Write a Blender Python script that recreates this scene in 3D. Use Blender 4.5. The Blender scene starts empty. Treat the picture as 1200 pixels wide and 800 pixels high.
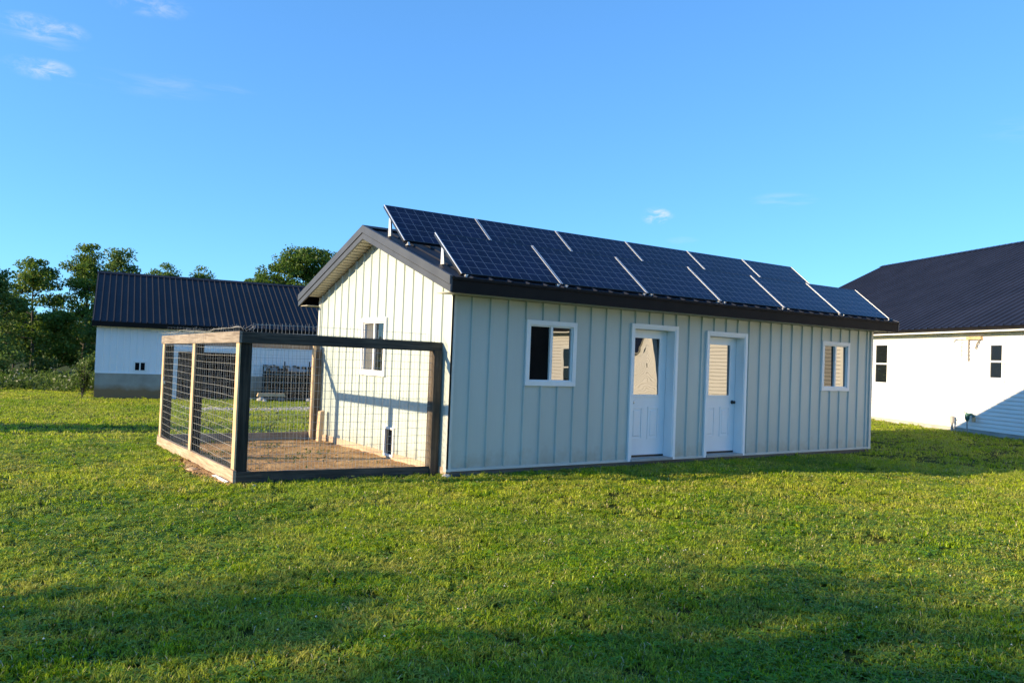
import bpy, math, random
import numpy as np
from mathutils import Vector, Matrix

random.seed(7)
rng = np.random.default_rng(11)
SC = bpy.context.scene
COL = SC.collection
R = math.radians

# ------------------------------------------------------------------ helpers
class MB:
    """collects polygons in world coordinates; build() links them as one mesh"""
    def __init__(s):
        s.v, s.f, s.mi, s.uv, s.sm = [], [], [], {}, False
    def poly(s, pts, mi=0, uv=None):
        b = len(s.v); s.v += [tuple(p) for p in pts]
        s.f.append(tuple(range(b, b + len(pts)))); s.mi.append(mi)
        if uv: s.uv[len(s.f) - 1] = uv
    def box(s, x0, x1, y0, y1, z0, z1, mi=0, T=None):
        if x0 > x1: x0, x1 = x1, x0
        if y0 > y1: y0, y1 = y1, y0
        if z0 > z1: z0, z1 = z1, z0
        P = [(x0,y0,z0),(x1,y0,z0),(x1,y1,z0),(x0,y1,z0),(x0,y0,z1),(x1,y0,z1),(x1,y1,z1),(x0,y1,z1)]
        s.hexa(P, mi, T)
    def hexa(s, P, mi=0, T=None):
        if T is not None: P = [tuple(T @ Vector(p)) for p in P]
        b = len(s.v); s.v += [tuple(p) for p in P]
        for q in ((0,3,2,1),(4,5,6,7),(0,1,5,4),(1,2,6,5),(2,3,7,6),(3,0,4,7)):
            s.f.append(tuple(b+i for i in q)); s.mi.append(mi)
    def bar(s, a, b, w, h, up=(0,0,1), mi=0):
        a, b = Vector(a), Vector(b); d = (b-a).normalized()
        sd = d.cross(Vector(up))
        if sd.length < 1e-5: sd = d.cross(Vector((1,0,0)))
        sd.normalize(); u = sd.cross(d)
        sd *= w/2; u *= h/2
        s.hexa([a-sd-u, a+sd-u, b+sd-u, b-sd-u, a-sd+u, a+sd+u, b+sd+u, b-sd+u], mi)
    def prism(s, poly, ext, mi=0):
        """poly: 3D points, ext: vector"""
        e = Vector(ext); P = [Vector(p) for p in poly]; n = len(P); b = len(s.v)
        s.v += [tuple(p) for p in P] + [tuple(p+e) for p in P]
        s.f.append(tuple(b+i for i in range(n-1,-1,-1))); s.mi.append(mi)
        s.f.append(tuple(b+n+i for i in range(n))); s.mi.append(mi)
        for i in range(n):
            j = (i+1) % n
            s.f.append((b+i, b+j, b+n+j, b+n+i)); s.mi.append(mi)
    def tube(s, path, rad, n=8, mi=0, cap=True):
        path = [Vector(p) for p in path]
        if not hasattr(rad, '__len__'): rad = [rad]*len(path)
        b = len(s.v); ref = None
        for i, p in enumerate(path):
            d = (path[min(i+1,len(path)-1)] - path[max(i-1,0)]).normalized()
            if ref is None:
                ref = d.orthogonal().normalized()
            ref = (ref - d*ref.dot(d))
            ref = ref.normalized() if ref.length > 1e-6 else d.orthogonal().normalized()
            c = d.cross(ref)
            for k in range(n):
                a = 2*math.pi*k/n
                s.v.append(tuple(p + (ref*math.cos(a) + c*math.sin(a))*rad[i]))
        for i in range(len(path)-1):
            for k in range(n):
                k2 = (k+1) % n
                s.f.append((b+i*n+k, b+i*n+k2, b+(i+1)*n+k2, b+(i+1)*n+k)); s.mi.append(mi)
        if cap:
            s.f.append(tuple(b+k for k in range(n-1,-1,-1))); s.mi.append(mi)
            e = b+(len(path)-1)*n
            s.f.append(tuple(e+k for k in range(n))); s.mi.append(mi)
    def build(s, name, mats, parent=None, smooth=False, bevel=0.0):
        me = bpy.data.meshes.new(name)
        V = s.v
        if parent is not None:
            I = rootmat(parent).inverted()
            V = [tuple(I @ Vector(p)) for p in V]
        me.from_pydata(V, [], s.f)
        if not isinstance(mats, (list, tuple)): mats = [mats]
        for m in mats: me.materials.append(m)
        if len(mats) > 1: me.polygons.foreach_set('material_index', s.mi)
        if s.uv:
            L = me.uv_layers.new(name='UVMap')
            for fi, uv in s.uv.items():
                for li, c in zip(me.polygons[fi].loop_indices, uv): L.data[li].uv = c
        if smooth: me.polygons.foreach_set('use_smooth', [True]*len(me.polygons))
        me.validate(); me.update()
        o = bpy.data.objects.new(name, me); COL.objects.link(o)
        if parent is not None: o.parent = parent
        if bevel:
            md = o.modifiers.new('bevel', 'BEVEL'); md.width = bevel; md.segments = 2; md.limit_method = 'ANGLE'
        return o

def rootmat(o):
    while o.parent is not None: o = o.parent
    return Matrix.Translation(o.location) @ Matrix.Rotation(o.rotation_euler.z, 4, 'Z')

def tag(o, label=None, cat=None, group=None, kind=None):
    if label: o['label'] = label
    if cat: o['category'] = cat
    if group: o['group'] = group
    if kind: o['kind'] = kind
    return o

def thing(name, label, cat, loc, rz=0.0, group=None):
    o = bpy.data.objects.new(name, None); COL.objects.link(o)
    o.location = loc; o.rotation_euler = (0, 0, rz); o.empty_display_size = .2
    return tag(o, label, cat, group)

def copy_tree(o, parent=None):
    c = o.copy(); COL.objects.link(c); c.parent = parent
    for ch in [x for x in bpy.data.objects if x.parent == o]:
        copy_tree(ch, c)
    return c

# ------------------------------------------------------------------ materials
def mat(name):
    m = bpy.data.materials.new(name); m.use_nodes = True
    nt = m.node_tree; b = nt.nodes['Principled BSDF']
    return m, nt, b
def N(nt, t, **kw):
    n = nt.nodes.new(t)
    for k, v in kw.items(): setattr(n, k, v)
    return n
def lk(nt, a, b): nt.links.new(a, b)
def ramp(nt, fac, stops):
    r = N(nt, 'ShaderNodeValToRGB'); e = r.color_ramp.elements
    while len(e) < len(stops): e.new(.5)
    for el, (p, c) in zip(e, stops): el.position = p; el.color = (*c, 1) if len(c) == 3 else c
    lk(nt, fac, r.inputs[0]); return r.outputs[0]
def noise(nt, scale, detail=4, rough=.6, vec=None, dist=0):
    n = N(nt, 'ShaderNodeTexNoise'); n.inputs['Scale'].default_value = scale
    n.inputs['Detail'].default_value = detail; n.inputs['Roughness'].default_value = rough
    n.inputs['Distortion'].default_value = dist
    if vec is not None: lk(nt, vec, n.inputs['Vector'])
    return n.outputs['Fac']
def coords(nt, kind='Object', scale=(1,1,1)):
    t = N(nt, 'ShaderNodeTexCoord'); mp = N(nt, 'ShaderNodeMapping'); mp.inputs['Scale'].default_value = scale
    lk(nt, t.outputs[kind], mp.inputs['Vector']); return mp.outputs['Vector']
def bump(nt, b, h, strength=.3, dist=.01):
    n = N(nt, 'ShaderNodeBump'); n.inputs['Strength'].default_value = strength; n.inputs['Distance'].default_value = dist
    lk(nt, h, n.inputs['Height']); lk(nt, n.outputs[0], b.inputs['Normal']); return n

def simple(name, c1, c2, scale=3, rough=.6, metal=0.0, stretch=(1,1,1), bmp=0.0, bscale=None, spec=.5, lo=.35, hi=.65, coat=0.0):
    m, nt, b = mat(name); v = coords(nt, 'Object', stretch)
    f = noise(nt, scale, 5, .65, v)
    lk(nt, ramp(nt, f, [(lo, c1), (hi, c2)]), b.inputs['Base Color'])
    b.inputs['Roughness'].default_value = rough; b.inputs['Metallic'].default_value = metal
    b.inputs['Specular IOR Level'].default_value = spec
    if coat: b.inputs['Coat Weight'].default_value = coat
    if bmp: bump(nt, b, noise(nt, bscale or scale*4, 4, .6, v), bmp, .01)
    return m

M = {}
M['siding'] = None
M['siding_plain'] = simple('shed_siding_paint', (.45,.44,.385), (.51,.495,.43), 1.3, .42, stretch=(1,1,.25), bmp=.04, bscale=6)
M['white_trim'] = simple('white_vinyl', (.74,.75,.74), (.80,.80,.79), 4, .4)
M['door_paint'] = simple('white_door_paint', (.80,.81,.82), (.85,.86,.86), 2, .38, stretch=(1,1,.4))
M['shed_trim'] = simple('pale_metal_trim', (.50,.52,.48), (.57,.59,.55), 3, .4)
M['grey_trim'] = simple('charcoal_rake_metal', (.052,.055,.063), (.066,.070,.080), 3, .45, metal=.0, spec=.35)
M['roof_dark'] = simple('dark_roof_steel', (.015,.017,.024), (.021,.023,.032), 1.2, .5, stretch=(1,.3,1), spec=.12)
M['fascia'] = simple('dark_brown_fascia', (.009,.008,.0075), (.013,.011,.010), 2, .6, spec=.12)
M['soffit'] = simple('cream_soffit', (.40,.37,.30), (.46,.42,.34), 2, .5)
M['skirt'] = simple('grey_skirt_board', (.10,.085,.07), (.19,.165,.135), 3, .85, stretch=(.3,.3,3), bmp=.3)
M['skirt_tan'] = simple('tan_skirt_board', (.36,.26,.17), (.50,.38,.27), 3, .85, stretch=(.3,.3,3), bmp=.3)
M['dark_interior'] = simple('dark_interior', (.006,.006,.006), (.012,.011,.010), 3, .9)
M['screen'] = simple('insect_screen', (.05,.055,.06), (.085,.09,.095), 2, .8)
M['dark_screen'] = simple('dark_open_sash', (.004,.004,.004), (.009,.008,.008), 2, .8, spec=.1)
M['black'] = simple('black_plastic', (.010,.010,.010), (.02,.02,.02), 6, .4)
M['steel'] = simple('brushed_steel', (.5,.5,.5), (.65,.65,.65), 8, .28, metal=1)
M['alu'] = simple('mill_aluminium', (.60,.61,.63), (.72,.73,.74), 6, .38, metal=.55)
M['panel_frame'] = simple('black_panel_frame', (.012,.012,.014), (.02,.02,.022), 6, .35)
M['wire'] = simple('galvanised_wire', (.30,.30,.29), (.48,.48,.47), 9, .5, metal=.3)
M['concrete'] = simple('poured_concrete', (.30,.29,.27), (.42,.41,.38), 2.2, .85, bmp=.15, bscale=20)
M['barn_wall'] = simple('white_barn_steel', (.80,.81,.81), (.86,.86,.86), .8, .42, stretch=(1,1,.3))
M['house_siding'] = simple('white_vinyl_siding', (.72,.71,.69), (.77,.76,.74), .7, .45)
M['cream'] = simple('cream_frieze', (.56,.54,.44), (.62,.60,.50), 2, .5)
M['wood_light'] = simple('new_lumber', (.46,.31,.17), (.66,.48,.30), 5, .75, stretch=(.6,.6,.6), bmp=.2)
M['pvc'] = simple('grey_pvc_pipe', (.30,.28,.26), (.40,.38,.35), 6, .5)
M['hydrant'] = simple('green_tap_paint', (.03,.10,.085), (.06,.15,.12), 6, .45)
M['tan'] = simple('tan_rusty_board', (.42,.26,.13), (.58,.42,.26), 12, .8)
M['rope'] = simple('grey_rope', (.18,.16,.14), (.30,.28,.25), 30, .9)
M['white_plastic'] = simple('white_plastic', (.78,.77,.75), (.82,.81,.80), 5, .4)
M['stone'] = simple('pale_stone', (.40,.36,.30), (.58,.53,.46), 7, .85, bmp=.4)
M['bark_log'] = simple('log_bark', (.018,.014,.011), (.045,.035,.027), 9, .9, bmp=.6)
M['log_end'] = simple('log_end_wood', (.018,.014,.011), (.055,.042,.031), 14, .85)
M['board_old'] = simple('old_stored_board', (.03,.025,.021), (.06,.05,.042), 4, .85, stretch=(1,1,.15))

def wood_mat(name, a, b_, c, axis='z'):
    m, nt, b = mat(name)
    st = (1,1,.05) if axis == 'z' else (.06,.06,1)
    f1 = noise(nt, 34, 4, .65, coords(nt, 'Object', st))
    f2 = noise(nt, 2.3, 4, .6, coords(nt, 'Object', (1,1,1) if axis == 'z' else (.5,.5,1.5)))
    ad = N(nt, 'ShaderNodeMath', operation='MULTIPLY_ADD'); lk(nt, f1, ad.inputs[0]); ad.inputs[1].default_value = .6
    m2 = N(nt, 'ShaderNodeMath', operation='MULTIPLY'); lk(nt, f2, m2.inputs[0]); m2.inputs[1].default_value = .4; lk(nt, m2.outputs[0], ad.inputs[2])
    lk(nt, ramp(nt, ad.outputs[0], [(.36, a), (.5, b_), (.64, c)]), b.inputs['Base Color'])
    b.inputs['Roughness'].default_value = .85; b.inputs['Specular IOR Level'].default_value = .2
    bump(nt, b, f1, .35, .01)
    return m
M['post'] = wood_mat('shaded_post_wood', (.014,.013,.011), (.030,.027,.022), (.062,.053,.042))  # post colour darkened to hold the shade of the front faces
M['rail_shaded'] = wood_mat('shaded_weathered_rail_wood', (.030,.027,.023), (.060,.053,.044), (.11,.095,.078), 'x')  # darker copy of the rail wood, with the front rails' shade painted in
M['post_brown'] = wood_mat('brown_post_wood', (.045,.035,.027), (.085,.067,.051), (.15,.118,.088))
M['rail'] = wood_mat('weathered_rail_wood', (.15,.12,.10), (.25,.21,.175), (.34,.295,.25), 'x')
M['board_tan'] = wood_mat('tan_bottom_board', (.25,.18,.125), (.40,.30,.215), (.54,.42,.32), 'x')

def siding_mat():
    m, nt, b = mat('shed_siding_steel')
    v = coords(nt, 'Object', (1,1,.25)); n1 = noise(nt, 1.3, 5, .65, v)
    base = ramp(nt, n1, [(.35, (.425,.48,.45)), (.65, (.47,.53,.495))])
    g = N(nt, 'ShaderNodeNewGeometry'); sp = N(nt, 'ShaderNodeSeparateXYZ'); lk(nt, g.outputs['Position'], sp.inputs[0])
    n2 = noise(nt, 5, 5, .7, g.outputs['Position'])
    a = N(nt, 'ShaderNodeMath', operation='MULTIPLY_ADD'); lk(nt, n2, a.inputs[0]); a.inputs[1].default_value = -.75; lk(nt, sp.outputs['Z'], a.inputs[2])
    st = ramp(nt, a.outputs[0], [(0.0, (0,0,0)), (.001, (0,0,0)), (1, (0,0,0))])
    mr = N(nt, 'ShaderNodeMapRange'); lk(nt, a.outputs[0], mr.inputs['Value']); mr.inputs['From Min'].default_value = -.45; mr.inputs['From Max'].default_value = -.12; mr.inputs['To Min'].default_value = .55; mr.inputs['To Max'].default_value = 0
    mc = N(nt, 'ShaderNodeMix', data_type='RGBA'); lk(nt, mr.outputs[0], mc.inputs[0]); lk(nt, base, mc.inputs[6]); mc.inputs[7].default_value = (.30,.25,.17,1)
    lk(nt, mc.outputs[2], b.inputs['Base Color']); b.inputs['Roughness'].default_value = .42
    # oil-canning: gentle waviness of the thin sheet, plus the fine pencil ribs between the seams
    w1 = noise(nt, 2.2, 2, .5, coords(nt, 'Object', (1,1,.4)))
    sx = N(nt, 'ShaderNodeMath', operation='ADD'); lk(nt, sp.outputs['X'], sx.inputs[0]); lk(nt, sp.outputs['Y'], sx.inputs[1])
    sc = N(nt, 'ShaderNodeMath', operation='MULTIPLY'); lk(nt, sx.outputs[0], sc.inputs[0]); sc.inputs[1].default_value = 6.2832/.0522
    sn = N(nt, 'ShaderNodeMath', operation='SINE'); lk(nt, sc.outputs[0], sn.inputs[0])
    hm = N(nt, 'ShaderNodeMath', operation='MULTIPLY_ADD'); lk(nt, sn.outputs[0], hm.inputs[0]); hm.inputs[1].default_value = .016; lk(nt, w1, hm.inputs[2])
    bump(nt, b, hm.outputs[0], .10, .05)
    return m
M['siding'] = siding_mat()

def glass_mat(name, dark, refl, bumpv=0.0, bscale=1.0, tint=(.95,.93,.88)):
    """window glass of low-e double glazing: a strong mirror part over a dim room"""
    m, nt, b = mat(name)
    out = nt.nodes['Material Output']
    b.inputs['Base Color'].default_value = (*dark, 1); b.inputs['Roughness'].default_value = .5
    b.inputs['Specular IOR Level'].default_value = 0
    g = N(nt, 'ShaderNodeBsdfGlossy'); g.inputs['Roughness'].default_value = .004; g.inputs['Color'].default_value = (*tint, 1)
    lw = N(nt, 'ShaderNodeLayerWeight'); lw.inputs['Blend'].default_value = .5
    pw = N(nt, 'ShaderNodeMath', operation='POWER'); lk(nt, lw.outputs['Facing'], pw.inputs[0]); pw.inputs[1].default_value = 5
    fr = N(nt, 'ShaderNodeMath', operation='MULTIPLY_ADD'); lk(nt, pw.outputs[0], fr.inputs[0]); fr.inputs[1].default_value = .95; fr.inputs[2].default_value = .05
    ad = N(nt, 'ShaderNodeMath', operation='ADD', use_clamp=True); lk(nt, fr.outputs[0], ad.inputs[0]); ad.inputs[1].default_value = refl
    mx = N(nt, 'ShaderNodeMixShader'); lk(nt, ad.outputs[0], mx.inputs[0]); lk(nt, b.outputs[0], mx.inputs[1]); lk(nt, g.outputs[0], mx.inputs[2])
    lk(nt, mx.outputs[0], out.inputs['Surface'])
    if bumpv:
        bp = N(nt, 'ShaderNodeBump'); bp.inputs['Strength'].default_value = bumpv; bp.inputs['Distance'].default_value = .02
        lk(nt, noise(nt, bscale, 1, .4, coords(nt)), bp.inputs['Height'])
        lk(nt, bp.outputs[0], g.inputs['Normal'])
    return m
M['glass'] = glass_mat('window_glass', (.012,.014,.016), .20, .03, 2.2)
M['glass_wavy'] = glass_mat('bowed_door_glass', (.012,.014,.016), .22, .10, 4.5)
M['glass_dim'] = glass_mat('dim_window_glass', (.010,.013,.015), .02, .03, 2)

def panel_glass():
    m, nt, b = mat('solar_cells')
    uv = N(nt, 'ShaderNodeUVMap'); sp = N(nt, 'ShaderNodeSeparateXYZ'); lk(nt, uv.outputs[0], sp.inputs[0])
    def lines(sock, n, w):
        a = N(nt, 'ShaderNodeMath', operation='MULTIPLY'); lk(nt, sock, a.inputs[0]); a.inputs[1].default_value = n
        f = N(nt, 'ShaderNodeMath', operation='FRACT'); lk(nt, a.outputs[0], f.inputs[0])
        c = N(nt, 'ShaderNodeMath', operation='SUBTRACT'); lk(nt, f.outputs[0], c.inputs[0]); c.inputs[1].default_value = .5
        d = N(nt, 'ShaderNodeMath', operation='ABSOLUTE'); lk(nt, c.outputs[0], d.inputs[0])
        e = N(nt, 'ShaderNodeMath', operation='GREATER_THAN'); lk(nt, d.outputs[0], e.inputs[0]); e.inputs[1].default_value = .5 - w*n
        return e.outputs[0]
    mx = N(nt, 'ShaderNodeMath', operation='MAXIMUM'); lk(nt, lines(sp.outputs['X'], 10, .0033), mx.inputs[0]); lk(nt, lines(sp.outputs['Y'], 6, .0055), mx.inputs[1])
    bus = N(nt, 'ShaderNodeMath', operation='MULTIPLY'); lk(nt, lines(sp.outputs['Y'], 18, .0012), bus.inputs[0]); bus.inputs[1].default_value = .22
    tot = N(nt, 'ShaderNodeMath', operation='MAXIMUM'); lk(nt, mx.outputs[0], tot.inputs[0]); lk(nt, bus.outputs[0], tot.inputs[1])
    n = noise(nt, 2.4, 2, .5, coords(nt))
    cell = ramp(nt, n, [(.35, (.005,.007,.028)), (.65, (.008,.011,.042))])
    mc = N(nt, 'ShaderNodeMix', data_type='RGBA'); lk(nt, tot.outputs[0], mc.inputs[0]); lk(nt, cell, mc.inputs[6]); mc.inputs[7].default_value = (.13,.14,.17,1)
    lk(nt, mc.outputs[2], b.inputs['Base Color'])
    b.inputs['Roughness'].default_value = .14; b.inputs['Specular IOR Level'].default_value = .11
    return m
M['cells'] = panel_glass()

def barn_concrete():
    m, nt, b = mat('barn_foundation_concrete')
    v = coords(nt); sp = N(nt, 'ShaderNodeSeparateXYZ'); lk(nt, v, sp.inputs[0])
    n = noise(nt, 1.6, 5, .6, v)
    # splashed soil stain: irregular brown band near the bottom of the wall
    a = N(nt, 'ShaderNodeMath', operation='MULTIPLY_ADD'); lk(nt, n, a.inputs[0]); a.inputs[1].default_value = .35; lk(nt, sp.outputs['Z'], a.inputs[2])
    st = ramp(nt, a.outputs[0], [(.50, (1,1,1)), (.72, (0,0,0))])
    base = ramp(nt, n, [(.3, (.27,.255,.215)), (.7, (.40,.38,.32))])
    mc = N(nt, 'ShaderNodeMix', data_type='RGBA'); lk(nt, st, mc.inputs[0]); lk(nt, base, mc.inputs[6]); mc.inputs[7].default_value = (.25,.155,.075,1)
    lk(nt, mc.outputs[2], b.inputs['Base Color']); b.inputs['Roughness'].default_value = .85
    return m
M['barn_concrete'] = barn_concrete()

def lawn_patch(nt):
    """large-scale variation shared by the ground and the blades: world position noise"""
    g = N(nt, 'ShaderNodeNewGeometry'); v = g.outputs['Position']
    return noise(nt, .33, 3, .55, v), noise(nt, 1.7, 4, .65, v), v

def ground_mat():
    m, nt, b = mat('lawn_ground')
    big, mid, v = lawn_patch(nt)
    fine = noise(nt, 22, 5, .7, v)
    c1 = ramp(nt, fine, [(.33, (.012,.016,.005)), (.52, (.042,.060,.009)), (.72, (.11,.14,.018))])
    c2 = ramp(nt, fine, [(.33, (.022,.021,.008)), (.52, (.075,.085,.014)), (.72, (.16,.165,.032))])
    s = N(nt, 'ShaderNodeMix', data_type='RGBA'); lk(nt, ramp(nt, mid, [(.42, (0,0,0)), (.66, (1,1,1))]), s.inputs[0]); lk(nt, c1, s.inputs[6]); lk(nt, c2, s.inputs[7])
    lk(nt, s.outputs[2], b.inputs['Base Color'])
    b.inputs['Roughness'].default_value = .95; b.inputs['Specular IOR Level'].default_value = .1
    bump(nt, b, fine, .9, .05)
    return m
M['ground'] = ground_mat()

def blade_mat(name, g1, g2, g3, dry, tr=.45):
    m, nt, b = mat(name)
    big, mid, v = lawn_patch(nt)
    oi = N(nt, 'ShaderNodeObjectInfo')
    rnd = ramp(nt, oi.outputs['Random'], [(0, g1), (.5, g2), (.93, g3), (1, dry)])
    yel = N(nt, 'ShaderNodeMix', data_type='RGBA'); lk(nt, ramp(nt, mid, [(.38, (0,0,0)), (.68, (.75,.75,.75))]), yel.inputs[0])
    lk(nt, rnd, yel.inputs[6]); yel.inputs[7].default_value = (*dry, 1)
    dk = N(nt, 'ShaderNodeMix', data_type='RGBA', blend_type='MULTIPLY'); dk.inputs[0].default_value = 1
    lk(nt, yel.outputs[2], dk.inputs[6]); lk(nt, ramp(nt, big, [(.35, (.72,.85,.7)), (.65, (1.15,1.08,1.0))]), dk.inputs[7])
    out = nt.nodes['Material Output']
    lk(nt, dk.outputs[2], b.inputs['Base Color']); b.inputs['Roughness'].default_value = .42; b.inputs['Specular IOR Level'].default_value = .22
    t = N(nt, 'ShaderNodeBsdfTranslucent'); lk(nt, dk.outputs[2], t.inputs['Color'])
    mx = N(nt, 'ShaderNodeMixShader'); mx.inputs[0].default_value = tr
    lk(nt, b.outputs[0], mx.inputs[1]); lk(nt, t.outputs[0], mx.inputs[2]); lk(nt, mx.outputs[0], out.inputs['Surface'])
    return m
M['blade'] = blade_mat('grass_blade', (.21,.33,.007), (.35,.46,.011), (.46,.54,.022), (.52,.48,.11), .5)
M['clover'] = blade_mat('clover_leaf', (.10,.23,.016), (.16,.33,.022), (.22,.38,.035), (.26,.33,.05), .4)
M['blade_dark'] = blade_mat('old_grass_blade', (.08,.15,.006), (.13,.21,.008), (.19,.26,.012), (.25,.23,.06), .45)
M['blade_bright'] = blade_mat('young_grass_blade', (.33,.48,.012), (.46,.60,.02), (.58,.68,.035), (.62,.58,.16), .5)
M['straw'] = simple('dry_grass_blade', (.34,.28,.13), (.52,.44,.24), 20, .7)
M['flower'] = simple('clover_flower', (.55,.53,.46), (.7,.68,.62), 30, .8)

def leaf_mat(name, a, b_, c, tr=.45):
    m, nt, b = mat(name)
    g = N(nt, 'ShaderNodeNewGeometry')
    n = noise(nt, 9.0, 2, .6, g.outputs['Position'])
    n2 = noise(nt, .9, 3, .6, g.outputs['Position'])
    ad = N(nt, 'ShaderNodeMath', operation='ADD'); lk(nt, n, ad.inputs[0]); lk(nt, n2, ad.inputs[1])
    hf = N(nt, 'ShaderNodeMath', operation='MULTIPLY'); lk(nt, ad.outputs[0], hf.inputs[0]); hf.inputs[1].default_value = .5
    col = ramp(nt, hf.outputs[0], [(.36, a), (.5, b_), (.64, c)])
    out = nt.nodes['Material Output']
    lk(nt, col, b.inputs['Base Color']); b.inputs['Roughness'].default_value = .5; b.inputs['Specular IOR Level'].default_value = .3
    t = N(nt, 'ShaderNodeBsdfTranslucent'); lk(nt, col, t.inputs['Color'])
    mx = N(nt, 'ShaderNodeMixShader'); mx.inputs[0].default_value = tr
    lk(nt, b.outputs[0], mx.inputs[1]); lk(nt, t.outputs[0], mx.inputs[2]); lk(nt, mx.outputs[0], out.inputs['Surface'])
    return m
M['leaf_a'] = leaf_mat('locust_leaf', (.06,.11,.014), (.11,.18,.022), (.17,.24,.036))
M['leaf_b'] = leaf_mat('ash_leaf', (.065,.115,.020), (.11,.18,.034), (.17,.24,.05))
M['leaf_c'] = leaf_mat('maple_leaf', (.045,.095,.012), (.085,.155,.018), (.13,.20,.028))
M['weed_leaf'] = leaf_mat('weed_leaf', (.035,.075,.012), (.065,.115,.020), (.115,.165,.035))
M['bark'] = simple('tree_bark', (.035,.030,.025), (.075,.065,.055), 5, .95, stretch=(1,1,.2), bmp=.5)
M['weed_flower'] = simple('pale_seed_head', (.42,.40,.28), (.58,.54,.42), 30, .8)

def dirt_mat():
    m, nt, b = mat('bare_dirt')
    g = N(nt, 'ShaderNodeNewGeometry'); v = g.outputs['Position']
    n1 = noise(nt, 2.2, 5, .65, v); n2 = noise(nt, 26, 5, .7, v)
    ad = N(nt, 'ShaderNodeMath', operation='ADD'); lk(nt, n1, ad.inputs[0]); lk(nt, n2, ad.inputs[1])
    hf = N(nt, 'ShaderNodeMath', operation='MULTIPLY'); lk(nt, ad.outputs[0], hf.inputs[0]); hf.inputs[1].default_value = .5
    lk(nt, ramp(nt, hf.outputs[0], [(.34, (.16,.085,.036)), (.5, (.37,.225,.105)), (.66, (.54,.37,.195))]), b.inputs['Base Color'])
    b.inputs['Roughness'].default_value = .95; b.inputs['Specular IOR Level'].default_value = .15
    bump(nt, b, n2, .8, .03)
    return m
M['dirt'] = dirt_mat()
M['gravel'] = simple('crushed_gravel', (.20,.19,.17), (.55,.53,.50), 28, .9, bmp=.8, bscale=40)

# ------------------------------------------------------------------ terrain
def sm(t):
    t = np.clip(t, 0, 1); return t*t*(3-2*t)
def terr(x, y):
    x = np.asarray(x, float); y = np.asarray(y, float)
    z = -.09 - .43*sm((y-.5)/24)*(1-sm((x-7)/9))
    near = np.exp(-((x+3)**2+(y+3)**2)/900.)
    z = z + near*(.012*np.sin(1.9*x+.7*y)+.010*np.sin(2.7*y-1.1*x+1)+.006*np.sin(5.1*x+3.3*y))*np.clip((-.3-y)/1.0+np.clip(-3.2-x,0,1), 0, 1)
    return z
def tz(x, y): return float(terr(x, y))

xs = np.unique(np.concatenate([np.linspace(-500,-60,12), np.linspace(-60,-12,17), np.linspace(-12,24,121), np.linspace(24,80,19), np.linspace(80,600,12)]))
ys = np.unique(np.concatenate([np.linspace(-400,-40,10), np.linspace(-40,-11,12), np.linspace(-11,30,138), np.linspace(30,90,16), np.linspace(90,900,16)]))
X, Y = np.meshgrid(xs, ys); Z = terr(X, Y)
V = np.stack([X, Y, Z], -1).reshape(-1, 3); nx, ny = len(xs), len(ys)
idx = np.arange(nx*ny).reshape(ny, nx)
F = np.stack([idx[:-1,:-1], idx[:-1,1:], idx[1:,1:], idx[1:,:-1]], -1).reshape(-1, 4)
def np_mesh(name, V, F, mats, parent=None, smooth=False, mi=None):
    me = bpy.data.meshes.new(name); V = np.asarray(V, np.float32); F = np.asarray(F, np.int32)
    if parent is not None:
        I = np.array(rootmat(parent).inverted()); V = (V @ I[:3,:3].T + I[:3,3]).astype(np.float32)
    k = F.shape[1]
    me.vertices.add(len(V)); me.vertices.foreach_set('co', V.ravel())
    me.loops.add(F.size); me.loops.foreach_set('vertex_index', F.ravel())
    me.polygons.add(len(F)); me.polygons.foreach_set('loop_start', np.arange(0, F.size, k, dtype=np.int32))
    try: me.polygons.foreach_set('loop_total', np.full(len(F), k, np.int32))
    except Exception: pass
    for m in (mats if isinstance(mats, (list, tuple)) else [mats]): me.materials.append(m)
    if mi is not None: me.polygons.foreach_set('material_index', np.asarray(mi, np.int32))
    if smooth: me.polygons.foreach_set('use_smooth', np.ones(len(F), bool))
    me.update(calc_edges=True)
    o = bpy.data.objects.new(name, me); COL.objects.link(o)
    if parent is not None: o.parent = parent
    return o
g = np_mesh('ground', V, F, M['ground'], smooth=True); tag(g, kind='structure')

# ------------------------------------------------------------------ the white shed
L, W, H = 10.17, 5.10, 2.436
ZT, OE, OV, P_ = 2.644, .398, .272, .341       # eave tip height, eave and rake overhang, pitch
def roofz(y): return ZT + P_*((y+OE) if y <= W/2 else (W-y+OE))
shed = thing('shed', 'pale metal sided shed with two white doors and solar panels on its dark roof', 'shed', (L/2, W/2, -.1))

def wall_grid(mb, ur, vr, holes, to3):
    us = sorted({ur[0], ur[1], *[h[0] for h in holes], *[h[1] for h in holes]})
    vs = sorted({vr[0], vr[1], *[h[2] for h in holes], *[h[3] for h in holes]})
    for i in range(len(us)-1):
        for j in range(len(vs)-1):
            cu, cv = (us[i]+us[i+1])/2, (vs[j]+vs[j+1])/2
            if any(h[0] < cu < h[1] and h[2] < cv < h[3] for h in holes): continue
            mb.poly([to3(us[i],vs[j],0), to3(us[i+1],vs[j],0), to3(us[i+1],vs[j+1],0), to3(us[i],vs[j+1],0)])
def rib(mb, u, v0, v1, to3, w=.05, t=.024, h=.024):
    a = [(-w/2,-.002),(-t/2,h),(t/2,h),(w/2,-.002)]
    for k in range(3):
        (u0,h0),(u1,h1) = a[k], a[k+1]
        mb.poly([to3(u+u0,v0,h0), to3(u+u1,v0,h1), to3(u+u1,v1,h1), to3(u+u0,v1,h0)])
    mb.poly([to3(u+a[i][0], v0, a[i][1]) for i in range(4)])
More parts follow.
